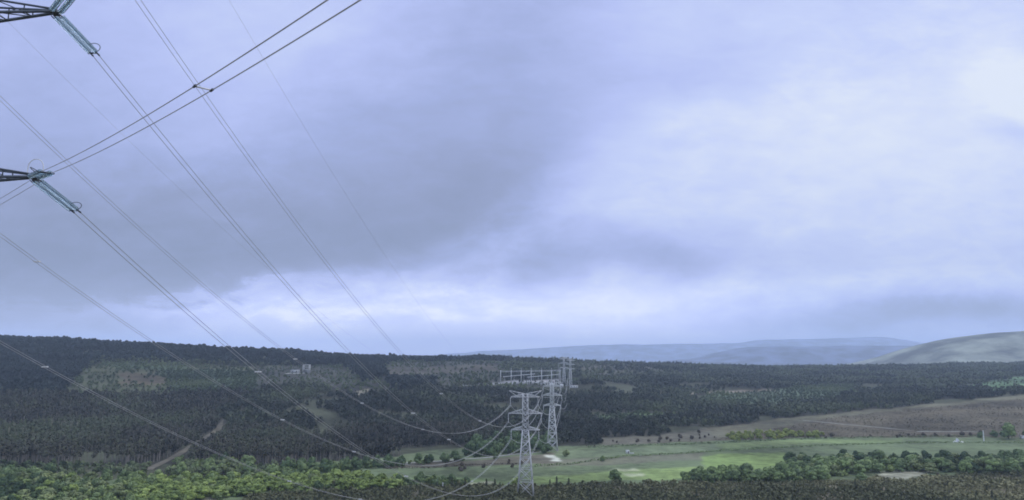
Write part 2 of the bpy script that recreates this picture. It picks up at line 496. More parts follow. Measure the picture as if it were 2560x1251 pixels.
# ------------------------------------------------------------------ tracks draped on the ground
def strip(name, label, pts, width, mat, lift=.3):
    px = np.concatenate([np.linspace(pts[i][0], pts[i + 1][0], 14)[:-1] for i in range(len(pts) - 1)] + [[pts[-1][0]]])
    pr = np.concatenate([np.linspace(pts[i][1], pts[i + 1][1], 14)[:-1] for i in range(len(pts) - 1)] + [[pts[-1][1]]])
    x, y, z = ground_at(px, pr)
    k = np.ones(5) / 5
    x = np.convolve(np.pad(x, 2, mode='edge'), k, 'valid'); y = np.convolve(np.pad(y, 2, mode='edge'), k, 'valid')
    t = np.stack([np.gradient(x), np.gradient(y)], -1); t /= np.linalg.norm(t, axis=1)[:, None]
    n = np.stack([-t[:, 1], t[:, 0]], -1)
    w = width * (.8 + .5 * fbm(np.arange(len(x)) * .5, np.zeros(len(x)), 4, 2))
    w = w * np.clip(np.linspace(4.2, 0.25, len(x)), 0, 1)
    V, Fc = [], []
    for j, s in enumerate((-.5, -.17, .17, .5)):
        xx, yy = x + n[:, 0] * w * s, y + n[:, 1] * w * s
        V.append(np.stack([xx, yy, terr(xx, yy) + lift], -1))
    V = np.stack(V, 1).reshape(-1, 3)
    for i in range(len(x) - 1):
        for j in range(3):
            Fc.append((i * 4 + j, (i + 1) * 4 + j, (i + 1) * 4 + j + 1, i * 4 + j + 1))
    o = link(name, np_mesh(name, V, np.array(Fc), mat))
    tag(o, label, name, kind='structure')
    return np.stack([x, y], -1)


TR = [strip('track', 'straight dirt firebreak climbing through the brown wood', [(365, 1178), (440, 1141), (500, 1104), (545, 1076), (558, 1050)], 5.5, M['track']),
      strip('track', 'pale gravel lane running behind the nearer pylon', [(960, 1163), (1060, 1157), (1170, 1149), (1215, 1146), (1260, 1140), (1310, 1135), (1400, 1127)], 3.6, M['greytrack']),
      strip('path', 'thin pale path crossing the brown heather slope', [(2005, 1052), (2060, 1057), (2130, 1064), (2200, 1070), (2290, 1079)], 3.0, M['greytrack']),
      strip('path', 'short pale path along the foot of the heather slope', [(2290, 1080), (2350, 1081), (2420, 1080), (2445, 1082)], 3.0, M['greytrack'])]

# ------------------------------------------------------------------ vegetation templates
def leafquads(c, n, size, rs, droop=0.):
    """n quads centred at points c with normals n (arrays)"""
    k = len(c)
    n = n / (np.linalg.norm(n, axis=1)[:, None] + 1e-9)
    r = rs.normal(size=(k, 3))
    a = np.cross(n, r); a /= np.linalg.norm(a, axis=1)[:, None] + 1e-9
    b2 = np.cross(n, a)
    s = size[:, None]
    asp = rs.uniform(.6, 1.0, (k, 1))
    v = np.stack([c - a * s - b2 * s * asp, c + a * s - b2 * s * asp * .7, c + a * s * .8 + b2 * s * asp, c - a * s * .7 + b2 * s * asp * .9], 1).reshape(-1, 3)
    f = np.arange(k * 4).reshape(k, 4)
    return v, f


def broadleaf(seed, h=9., w=9., lobes=16, per=62, leaf=.42, bottom=.18):
    rs = np.random.default_rng(seed)
    cs, rad = [], []
    for i in range(lobes):
        t = rs.uniform(0, 2 * math.pi)
        zz = rs.uniform(0, 1) ** .8
        rr = math.sqrt(max(0, 1 - (zz * 1.0) ** 2)) * rs.uniform(.35, .72)
        cs.append((math.cos(t) * rr * w / 2, math.sin(t) * rr * w / 2, h * (bottom + .12 + zz * (.72 - bottom))))
        rad.append(w * rs.uniform(.15, .24))
    cs, rad = np.array(cs), np.array(rad)
    C, Nn, Tn = [], [], []
    for i in range(lobes):
        d = rs.normal(size=(per, 3)); d /= np.linalg.norm(d, axis=1)[:, None]
        rr = rad[i] * rs.uniform(.86, 1.06, (per, 1))
        p = cs[i] + d * rr * (1, 1, .82)
        C.append(p); Nn.append(d + rs.normal(size=(per, 3)) * .18); Tn.append(np.full(per, rs.uniform(.1, .9)) + rs.uniform(-.18, .18, per))
    C, Nn, Tn = np.concatenate(C), np.concatenate(Nn), np.concatenate(Tn)
    ok = C[:, 2] > h * .06
    C, Nn, Tn = C[ok], Nn[ok], Tn[ok]
    v, f = leafquads(C, Nn, rs.uniform(.7, 1.3, len(C)) * leaf, rs)
    mb = MB()
    top = h * .45
    mb.bar((0, 0, -.6), (rs.normal() * .2, rs.normal() * .2, top), .5, .22, 6)
    for i in range(min(6, lobes)):
        mb.bar((0, 0, top * rs.uniform(.5, .95)), tuple(cs[i] * .85), .2, .07, 5)
    return dict(v=v, f=f, t=np.repeat(np.clip(Tn, 0, 1), 4), tv=np.array(mb.v), tf=mb.f)


def conifer(seed, h=5., w=2.2, whorls=9, per=9, leaf=.34):
    rs = np.random.default_rng(seed)
    C, Nn = [], []
    for i in range(whorls):
        q = i / (whorls - 1)
        rr = w / 2 * (1 - q) ** .8 + .08
        a0 = rs.uniform(0, 6.3)
        for k in range(per):
            a = a0 + k * 2 * math.pi / per + rs.uniform(-.3, .3)
            s = rs.uniform(.45, 1.0)
            C.append((math.cos(a) * rr * s, math.sin(a) * rr * s, h * (.1 + .88 * q) - .12 * s * rr + rs.normal() * .08))
            Nn.append((math.cos(a) * .8, math.sin(a) * .8, .9))
    C, Nn = np.array(C), np.array(Nn) + rs.normal(size=(len(C), 3)) * .3
    v, f = leafquads(C, Nn, rs.uniform(.7, 1.25, len(C)) * leaf, rs)
    mb = MB().bar((0, 0, -.4), (0, 0, h), .16, .03, 6)
    return dict(v=v, f=f, t=np.repeat(rs.uniform(0, 1, len(C)), 4), tv=np.array(mb.v), tf=mb.f)


def pine(seed, h=11., w=4.2, n=46, leaf=.55, base=.45, trunkw=.3, limbs=True):
    """tall bare-stemmed pine with a ragged crown"""
    rs = np.random.default_rng(seed)
    q = rs.uniform(0, 1, n)
    a = rs.uniform(0, 6.3, n)
    rr = w / 2 * (np.sin(np.clip(q, .03, 1) ** .75 * math.pi * .93)) * rs.uniform(.35, 1.05, n)
    C = np.stack([np.cos(a) * rr, np.sin(a) * rr, h * (base + (1 - base) * q)], -1)
    Nn = np.stack([np.cos(a), np.sin(a), np.full(n, .9)], -1) + rs.normal(size=(n, 3)) * .18
    v, f = leafquads(C, Nn, rs.uniform(.6, 1.3, n) * leaf, rs)
    mb = MB().bar((0, 0, -.8), (rs.normal() * .25, rs.normal() * .25, h * .96), trunkw, trunkw * .25, 4 if not limbs else 6)
    if limbs:
        for i in range(5):
            mb.bar((0, 0, h * rs.uniform(base * .7, .8)), tuple(C[i]), .1, .04, 4)
    cl = rs.uniform(0, 1, 6)
    return dict(v=v, f=f, t=np.repeat(np.clip(cl[(q * 5.99).astype(int)] + rs.uniform(-.2, .2, n), 0, 1), 4), tv=np.array(mb.v), tf=mb.f)


def scatter_stuff(name, label, cat, tmpls, xs, ys, scl, mats, trunks=True, sink=.2, zoff=0):
    """one merged mesh of many plants: the crown of every template plus a thin stem"""
    rs = np.random.default_rng(len(xs))
    zs = terr(xs, ys) - sink + zoff
    V, FQ, T, MI = [], [], [], []
    off = 0
    which = rs.integers(0, len(tmpls), len(xs))
    tone = rs.uniform(-.22, .22, len(xs)) + (fbm(xs / 95, ys / 95, 91, 4) - .5) * 2.6
    for ti, t in enumerate(tmpls):
        sel = np.where(which == ti)[0]
        if not len(sel): continue
        ang = rs.uniform(0, 6.3, len(sel))
        c, s = np.cos(ang), np.sin(ang)
        tf = np.array([q for q in t['tf'] if len(q) == 4])
        parts = [(t['v'], t['f'], t['t'], 0)] + ([(t['tv'], tf, np.full(len(t['tv']), .5), 1)] if trunks else [])
        for v, f, tn, mi in parts:
            k = len(v)
            sc = scl[sel][:, None]
            X = (v[None, :, 0] * c[:, None] - v[None, :, 1] * s[:, None]) * sc + xs[sel][:, None]
            Y = (v[None, :, 0] * s[:, None] + v[None, :, 1] * c[:, None]) * sc + ys[sel][:, None]
            hs = sc * rs.uniform(.8, 1.2, (len(sel), 1))
            Z = v[None, :, 2] * hs + zs[sel][:, None]
            V.append(np.stack([X, Y, Z], -1).reshape(-1, 3).astype(np.float32))
            FQ.append((f[None] + (np.arange(len(sel)) * k)[:, None, None] + off).reshape(-1, 4))
            T.append(np.clip(.5 + (tn[None, :] - .5) * .45 + tone[sel][:, None], 0, 1).reshape(-1))
            MI.append(np.full(len(sel) * len(f), mi, np.int32))
            off += k * len(sel)
    me = np_mesh(name, np.concatenate(V), np.concatenate(FQ), mats[0], tint=np.concatenate(T))
    if trunks:
        me.materials.append(mats[1])
        me.polygons.foreach_set('material_index', np.concatenate(MI))
    o = link(name, me)
    tag(o, label, cat, kind='stuff')
    return o


def sample_poly(poly, n, mind, seed, tries=6000, clear=True):
    """points spread over a land-cover polygon, at least mind metres apart"""
    rs = np.random.default_rng(seed)
    p = np.array(poly, float)
    lo, hi = p.min(0), p.max(0)
    px = rs.uniform(lo[0], hi[0], tries); pr = rs.uniform(lo[1], hi[1], tries)
    ok = inpoly(px, pr, poly)
    x, y, z = ground_at(px[ok], pr[ok])
    out = []
    for q in zip(x, y):
        if all((q[0] - o[0]) ** 2 + (q[1] - o[1]) ** 2 > mind ** 2 for o in out):
            if clear and min(np.min(np.hypot(t[:, 0] - q[0], t[:, 1] - q[1])) for t in TR) < 4: continue
            out.append(q)
            if len(out) >= n: break
    return out


# ------------------------------------------------------------------ woods as masses
dgrid = []
d = 470.0
while d < 2550:
    st = 5.0 if d < 800 else (6.0 if d < 1200 else 8.0)
    n = int(1.62 * d / st)
    u = (np.arange(n) + R.uniform(-.45, .45, n)) / n * 1.62 - .81
    dgrid.append(np.stack([u * d, d + R.uniform(-.45, .45, n) * st, np.full(n, st)], -1))
    d += st
dgrid = np.concatenate(dgrid)
wx, wy, wst = dgrid.T
wz = terr(wx, wy)
wpx, wrow = proj(wx, wy, wz)
wzone = zone_of(wpx, wrow)
kinds = np.array([str(z[3]) for z in ZONES])[wzone]
space = np.array([z[4] or 1e9 for z in ZONES])[wzone]
keep = R.uniform(0, 1, len(wx)) < (wst / space) ** 2
dens = fbm(wx / 60, wy / 60, 23, 4)
keep &= ~((kinds == 'bare') & (dens < .38)) & ~((kinds == 'mixed') & (dens < .37)) & ~((kinds == 'ever') & (dens < .27))
tr_all = np.concatenate(TR[1:])
near = np.zeros(len(wx), bool)
for q in tr_all[::2]:
    near |= (np.abs(wx - q[0]) < 8) & (wy - q[1] < 8) & (wy - q[1] > -20)
keep &= ~near
for q in TR[0]:
    qp = proj(q[0], q[1], float(terr(q[0], q[1])))[0]
    near |= (np.abs(wpx - qp) < 8) & (wy - q[1] < 5) & (wy - q[1] > -60)
keep &= ~near
slope_sel = keep & (kinds == 'heather')
front_sel = keep & (kinds == 'bare') & (wy < 620) & (wpx > -60) & (wpx < 1250)
fr = np.where(front_sel)[0]
R.shuffle(fr)
fr = fr[np.argsort(wy[fr])][:260]
indiv = np.zeros(len(wx), bool); indiv[fr] = True


def wood(name, label, cat, kind, specs, mats, smin, smax):
    """specs: list of (max distance, templates) - fewer leaves farther off"""
    pass


def pick(kind, lo, hi):
    return np.where(keep & ~indiv & (kinds == kind) & (wy >= lo) & (wy < hi))[0]


def lod_wood(name, label, cat, kind, lods, mats, smin, smax):
    rs = np.random.default_rng(abs(len(name)) * 7)
    tm, xs, ys, sc = [], [], [], []
    # all distances in one object: draw each band with its own templates, then join the arrays
    V, Fq, T, MI, off = [], [], [], [], 0
    for lo, hi, tmpls in lods:
        s = pick(kind, lo, hi)
        if not len(s): continue
        o = scatter_stuff(name, label, cat, tmpls, wx[s], wy[s], rs.uniform(smin, smax, len(s)) * (.62 + .76 * fbm(wx[s] / 70, wy[s] / 70, 13, 3)), mats)
        tm.append(o)
    if len(tm) > 1:
        with bpy.context.temp_override(active_object=tm[0], selected_editable_objects=tm, selected_objects=tm, object=tm[0]):
            bpy.ops.object.join()
    return tm[0]


G_near = [broadleaf(s + 260, h=8.5, w=7.2, lobes=8, per=9, leaf=.85, bottom=.1) for s in range(3)]
G_far = [broadleaf(s + 280, h=8.5, w=8.2, lobes=6, per=5, leaf=1.35, bottom=.1) for s in range(3)]
P_near = [pine(s, h=10.5, w=4.4, n=40, leaf=.62, base=.42) for s in range(4)]
P_mid = [pine(s + 20, h=10.5, w=4.6, n=22, leaf=.85, base=.35, trunkw=.34, limbs=False) for s in range(4)]
P_far = [pine(s + 40, h=10.5, w=6.4, n=16, leaf=1.5, base=.25, trunkw=.3, limbs=False) for s in range(5)]
E_far = [broadleaf(s + 60, h=9.5, w=8.8, lobes=7, per=7, leaf=1.3, bottom=.1) for s in range(5)]
B_near = [pine(s + 80, h=11, w=4.6, n=52, leaf=.62, base=.36, trunkw=.36) for s in range(4)]
B_mid = [pine(s + 100, h=10.5, w=4.8, n=26, leaf=.85, base=.32, trunkw=.36, limbs=False) for s in range(4)]
S_any = [broadleaf(s + 200, h=4.2, w=5.0, lobes=5, per=9, leaf=.75, bottom=.05) for s in range(4)]
lod_wood('evergreen_wood', 'dark blue green evergreen wood covering the left ridge up to the skyline', 'wood', 'ever', [(400, 3000, E_far)], (M['ever'], M['bark']), .75, 1.2)
lod_wood('scorched_wood', 'brown thinned pine wood with bare stems on the lower left slope', 'wood', 'bare', [(400, 760, B_near + G_near[:2]), (760, 3000, B_mid[:3] + G_near)], (M['bare'], M['palebark']), .7, 1.15)
lod_wood('mixed_wood', 'grey green mixed wood spreading across the middle slopes to the right', 'wood', 'mixed', [(400, 760, P_near[:2] + G_near), (760, 1200, P_mid[:2] + G_near + G_far[:1]), (1200, 3000, P_far[:1] + G_far)], (M['mixed'], M['bark']), .65, 1.15)
lod_wood('scrub', 'green scrub patches in the clearings of the far slopes', 'scrub', 'scrub', [(400, 3000, S_any)], (M['scrub'], M['bark']), .6, 1.2)

# foreground heath: low brown tufts nobody could count
hx, hy = [], []
d = 345.
while d < 500:
    n = int(1.5 * d / 1.25)
    u = (np.arange(n) + R.uniform(-.5, .5, n)) / n * 1.5 - .75
    hx.append(u * d); hy.append(d + R.uniform(-.6, .6, n))
    d += 1.25
hx, hy = np.concatenate(hx), np.concatenate(hy)
hp, hr = proj(hx, hy, terr(hx, hy))
hz = zone_of(hp, hr)
k = (hz == len(ZONES) - 1) & (R.uniform(0, 1, len(hx)) < .25 + 1.0 * fbm(hx / 9, hy / 9, 66, 3))
hx, hy = hx[k], hy[k]
tufts = [broadleaf(s + 300, h=1.5, w=1.8, lobes=3, per=5, leaf=.33, bottom=0) for s in range(6)]
scatter_stuff('heath', 'brown heath scrub covering the ground along the bottom edge', 'heath', tufts, hx, hy, R.uniform(.4, 1.5, len(hx)) * (.25 + 1.6 * fbm(hx / 10, hy / 10, 31, 3)), (M['heath'],), trunks=False, sink=.1)

sx_ = np.where(slope_sel)[0]
sxx = np.concatenate([wx[sx_] + R.normal(0, 2.5, len(sx_)) for _ in range(2)]); syy = np.concatenate([wy[sx_] + R.normal(0, 2.5, len(sx_)) for _ in range(2)])
scatter_stuff('heather', 'low brown heather and grass tufts on the sloping moor at right', 'heather', tufts, sxx, syy, R.uniform(.35, .9, len(sxx)) * (.3 + 1.3 * fbm(sxx / 30, syy / 30, 37, 3)), (M['heather'],), trunks=False, sink=.2)

# ------------------------------------------------------------------ individual trees and bushes
def plant_proto(name, t, leaf_mat, bark_mat):
    cm = np_mesh('crown', t['v'], t['f'], leaf_mat, tint=t['t'])
    quads = [q for q in t['tf'] if len(q) == 4]
    tm = np_mesh('trunk', t['tv'], np.array(quads), bark_mat)
    return (name, cm, tm)


WAIT = []      # broadleaf trees wait here: the 300 that look largest become objects, the rest one mass


def plant(proto, x, y, s, rz, label, cat, group, sz=1., now=False):
    name, cm, tm = proto
    if name == 'broadleaf_tree' and not now:
        WAIT.append((s / math.hypot(x, y) * (1 if group else 9), (proto, x, y, s, rz, label, cat, group, sz)))
        return
    r = empty(name, (x, y, float(terr(x, y)) - .1), rz, label=label, cat=cat, group=group)
    r.scale = (s, s, s * sz)
    for nm, me in (('trunk', tm), ('crown', cm)):
        o = bpy.data.objects.new(nm, me)
        COL.objects.link(o)
        o.parent = r
    return r


BL = {}
RAW = {}
for key, mat in (('bright', 'leafbright'), ('olive', 'leafolive'), ('green', 'leafgreen'), ('dark', 'leafdark'), ('gorse', 'gorse'), ('brown', 'brownshrub')):
    BL[key] = []
    for s in range(5 if key in ('bright', 'green', 'olive') else 3):
        if key in ('gorse', 'brown'):
            t = broadleaf(s + 500, h=3.2, w=4.2, lobes=8, per=34, leaf=.34, bottom=.02)
        else:
            t = broadleaf(s * 3 + hash(len(key)) + 400, h=8.6, w=8.8, lobes=15 + s, per=64, leaf=.46, bottom=.06)
        RAW.setdefault(key, []).append(t)
        BL[key].append(plant_proto({'gorse': 'gorse_bush', 'brown': 'shrub'}.get(key, 'broadleaf_tree'), t, M[mat], M['bark']))


def grove(key, poly, n, mind, smin, smax, seed, label, cat, group, sz=(.85, 1.15)):
    for x, y in sample_poly(poly, n, mind, seed):
        plant(random.choice(BL[key]), x, y, random.uniform(smin, smax), random.uniform(0, 6.28), label, cat, group, random.uniform(*sz))


thick = []      # undergrowth between the trees: filled in below as one mass
def belt(key, poly, n, mind, smin, smax, seed, label, group, fill, sz=(.8, 1.1)):
    grove(key, poly, n, mind, smin, smax, seed, label, 'tree', group, sz)
    thick.append((poly, fill, seed))


belt('bright', [(330, 1206), (560, 1204), (900, 1196), (1010, 1210), (1000, 1224), (840, 1230), (640, 1240), (440, 1262), (330, 1275)], 110, 6.4, .8, 1.3, 1,
      'rounded yellow green tree in the dense thicket at lower left', 'yellow green thicket trees along the valley floor', 150, (.5, .72))
belt('olive', [(-60, 1200), (330, 1200), (340, 1280), (-60, 1290)], 70, 6.2, .65, 1.15, 2,
      'greyish olive tree in the thicket at the lower left corner', 'olive thicket trees in the lower left corner', 160, (.5, .75))
belt('olive', [(330, 1208), (560, 1206), (900, 1198), (1000, 1212), (840, 1228), (640, 1238), (330, 1272)], 24, 8, .6, 1.2, 31,
      'greyish olive tree standing among the yellow green thicket', 'olive trees among the yellow green thicket', 10, (.5, .75))
belt('bright', [(-60, 1204), (330, 1204), (340, 1280), (-60, 1288)], 26, 8, .6, 1.15, 32,
      'yellow green tree among the olive trees at lower left', 'yellow green trees among the olive thicket', 10, (.5, .75))
belt('green', [(-60, 1186), (130, 1190), (130, 1200), (-60, 1200)], 10, 7, .8, 1.2, 3,
      'dark rounded tree at the foot of the brown wood, far left', 'rounded trees at the foot of the brown wood', 10)
belt('green', [(430, 1160), (500, 1130), (530, 1128), (640, 1172), (640, 1190), (430, 1190), (400, 1180)], 26, 6.5, .6, 1.05, 4,
      'mid green tree beside the dirt firebreak at the wood edge', 'green trees beside the firebreak', 40)
belt('green', [(600, 1190), (720, 1176), (1000, 1160), (1170, 1148), (1170, 1152), (1000, 1168), (760, 1190)], 32, 6.5, .6, 1.05, 5,
      'green tree in the belt between brown wood and pale lane', 'belt of green trees between the wood and the lane', 60)
belt('bright', [(985, 1206), (1090, 1204), (1180, 1212), (1170, 1218), (1000, 1220)], 14, 5.5, .4, .75, 14,
      'small bright green tree beyond the right end of the thicket', 'small green trees trailing right from the thicket', 30)
belt('green', [(1150, 1140), (1200, 1112), (1290, 1100), (1375, 1104), (1375, 1128), (1290, 1136), (1200, 1146)], 40, 6.5, .8, 1.4, 6,
      'leafy green tree in the clump behind the nearer pylon', 'clump of green trees behind the nearer pylon', 70)
belt('dark', [(1700, 1200), (1800, 1197), (1960, 1194), (2060, 1196), (2060, 1206), (1720, 1211)], 28, 6.2, .85, 1.3, 7,
      'dark green tree in the hedge row between meadow and heath', 'dark hedge row trees at the front of the meadow', 60, (.65, .9))
belt('dark', [(1970, 1176), (2100, 1168), (2400, 1166), (2600, 1170), (2600, 1186), (2420, 1188), (2330, 1178), (2180, 1184), (2060, 1196), (1960, 1190)], 46, 6.6, .9, 1.5, 8,
      'dark leafy tree in the broad belt behind the sandy clearing', 'dark trees of the belt behind the sandy clearing', 100, (.6, .92))
belt('green', [(1970, 1160), (2150, 1150), (2420, 1152), (2600, 1156), (2600, 1168), (2420, 1166), (2100, 1168), (1960, 1174)], 36, 6.8, .75, 1.25, 9,
      'lighter green tree at the back of the broad belt', 'lighter trees at the back of the belt by the meadow', 90, (.7, 1.0))
belt('olive', [(1960, 1162), (2150, 1156), (2420, 1156), (2600, 1160), (2600, 1182), (2420, 1184), (2180, 1180), (2060, 1194), (1960, 1192)], 30, 6.5, .7, 1.25, 33,
      'pale olive bush scattered through the broad belt at right', 'pale olive bushes in the broad belt at right', 30, (.6, .85))
grove('brown', [(1490, 1108), (1620, 1100), (1760, 1082), (1800, 1096), (1600, 1112)], 18, 7, .5, 1.3, 10,
      'small brown shrub on the rough ground above the pale field', 'shrub', 'brown shrubs above the pale field')
grove('gorse', [(1810, 1094), (1900, 1083), (1960, 1086), (2070, 1090), (2060, 1098), (1960, 1098), (1830, 1106)], 52, 4, 1.0, 2.1, 11,
      'yellow green bush in the bright patch below the heather slope', 'bush', 'yellow green bushes below the heather slope')
grove('brown', [(1960, 1092), (2300, 1090), (2480, 1088), (2480, 1094), (2000, 1097)], 16, 8, .6, 1.4, 12,
      'dark brown shrub along the foot of the heather slope', 'shrub', 'brown shrubs along the foot of the slope')
grove('brown', [(1100, 1168), (1300, 1150), (1310, 1170), (1120, 1180)], 10, 8, .5, 1.1, 13,
      'dull brown shrub on the field behind the nearer pylon', 'shrub', 'brown shrubs on the field behind the nearer pylon')
for px, row, s, key, label, sz in ((1365, 1134, 1.1, 'green', 'round green tree just left of the farther pylon base', .95), (1415, 1142, .62, 'olive', 'small lone tree on the field right of the farther pylon', 1.1),
                                   (1506, 1154, .55, 'dark', 'small dark lone tree leaning over the pinkish field', .9), (1540, 1205, 1.15, 'dark', 'wide dark bush jutting into the bright meadow', .75),
                                   (2452, 1095, .75, 'green', 'pale green tree just left of the white pole', 1.0), (2486, 1093, .85, 'green', 'green tree between the white pole and the biggest tree', 1.0),
                                   (2522, 1098, 2.0, 'dark', 'biggest dark tree, right of the white pole', .9), (2578, 1096, 1.7, 'dark', 'big dark tree cut by the right edge of the picture', 1.0),
                                   (721, 1182, 1.05, 'green', 'tall oval tree rising alone behind the yellow green thicket', 1.25), (2345, 1192, .55, 'brown', 'brown bush at the right end of the sandy clearing', 1.6),
                                   (2153, 1204, 1.0, 'dark', 'dark round bush at the left end of the sandy clearing', .6), (1240, 1150, .55, 'dark', 'dark bush beside the pale lane behind the left arms', 1.2),
                                   (1290, 1214, .8, 'bright', 'bright green bush beside the left foot of the nearer pylon', .7)):
    x, y, z = ground_at(px, row)
    plant(BL[key][0], float(x[0]), float(y[0]), s, px, label, 'bush' if 'bush' in label else 'tree', None, sz)

WAIT.sort(key=lambda q: -q[0])
for _, q in WAIT[:296]: plant(*q, now=True)
rest = [q for _, q in WAIT[296:]]
if rest:
    scatter_stuff('broadleaf_wood', 'smaller green trees filling the tree belts of the valley', 'trees', RAW['green'], np.array([q[1] for q in rest]), np.array([q[2] for q in rest]), np.array([q[3] for q in rest]), (M['beltleaf'], M['bark']))

YP = [plant_proto('young_conifer', conifer(s + 700, h=4.4, w=2.0 + .2 * s), M['youngpine'], M['bark']) for s in range(4)]
for i, (x, y) in enumerate(sample_poly([(640, 1240), (1080, 1224), (1420, 1224), (1720, 1216), (2100, 1212), (2600, 1190), (2600, 1285), (640, 1285)], 130, 4.5, 21)):
    plant(random.choice(YP), x, y, random.uniform(.45, 1.1), random.uniform(0, 6.28), 'small dark young conifer growing in the brown foreground heath', 'young conifer', 'young conifers scattered over the foreground heath', random.uniform(.8, 1.25))

for px, row, s in ((1092, 1226, .9), (1130, 1222, 1.15), (1163, 1224, 1.25), (1216, 1226, 1.2), (1237, 1224, 1.1), (1375, 1222, 1.0), (1392, 1220, 1.25), (1422, 1222, 1.15)):
    x, y, z = ground_at(px, row)
    plant(random.choice(YP), float(x[0]), float(y[0]), s, px, 'taller dark conifer in the row at the upper edge of the heath', 'young conifer', 'taller conifers along the upper edge of the heath', 1.1)

F_near = [pine(s + 90, h=11.5, w=4.6, n=46, leaf=.6, base=.5, trunkw=.46) for s in range(4)]
PP = [plant_proto('pine_tree', t, M['bareobj'], M['palebark']) for t in F_near]
for i in fr:
    plant(PP[i % 4], float(wx[i]), float(wy[i]), random.uniform(.8, 1.3), random.uniform(0, 6.28), 'brownish bare stemmed pine at the lower front of the brown wood', 'pine', 'bare stemmed pines at the front of the brown wood', random.uniform(.85, 1.2))


# undergrowth of the thickets: low bushes merging into one green mass
tx, ty = [], []
for poly, n, sd in thick:
    for q in sample_poly(poly, n, 2.4, sd + 50, tries=4 * n):
        tx.append(q[0]); ty.append(q[1])
tx, ty = np.array(tx), np.array(ty)
U_any = [broadleaf(s + 230, h=3.6, w=5.4, lobes=6, per=22, leaf=.5, bottom=.0) for s in range(4)]
scatter_stuff('undergrowth', 'low green undergrowth filling the gaps between the thicket trees', 'undergrowth', U_any, tx, ty, R.uniform(.6, 1.3, len(tx)), (M['under'],), trunks=False)

# hedges and field edges
def hedge(label, pts, seed, h=1.3, mat='leafdark'):
    rs = np.random.default_rng(seed)
    px = np.concatenate([np.linspace(a[0], b_[0], 60) for a, b_ in zip(pts[:-1], pts[1:])])
    pr = np.concatenate([np.linspace(a[1], b_[1], 60) for a, b_ in zip(pts[:-1], pts[1:])])
    x, y, z = ground_at(px, pr)
    s = np.concatenate([[0], np.cumsum(np.hypot(np.diff(x), np.diff(y)))])
    n = int(s[-1] * 7)
    t = rs.uniform(0, s[-1], n)
    hh = h * (.35 + 1.3 * fbm(t / 7, t * 0, seed, 3))
    C = np.stack([np.interp(t, s, x) + rs.normal(0, .35, n), np.interp(t, s, y) + rs.normal(0, .45, n), np.zeros(n)], -1)
    C[:, 2] = terr(C[:, 0], C[:, 1]) + rs.uniform(0, 1, n) ** .7 * hh
    o = C[0].copy()
    v, f = leafquads(C - o, rs.normal(size=(n, 3)) + (0, -.3, .8), rs.uniform(.2, .42, n), rs)
    ob = link('hedge', np_mesh('hedge', v, f, M[mat], tint=np.repeat(rs.uniform(0, 1, n), 4)), loc=o)
    tag(ob, label, 'hedge')


hedge('long low dark hedge crossing the fields below the white hut', [(1335, 1168), (1420, 1163), (1560, 1143), (1740, 1133), (1920, 1122), (2100, 1114), (2300, 1108), (2560, 1109)], 1)
hedge('upper low dark hedge dividing the fields from the heather slope', [(1470, 1121), (1570, 1116), (1700, 1113), (1800, 1109), (1960, 1101), (2200, 1095), (2440, 1092)], 2, 1.5)
hedge('short dark hedge on the field left of the nearer pylon', [(960, 1173), (1060, 1172), (1180, 1164), (1300, 1161)], 3, 1.0, 'brownshrub')


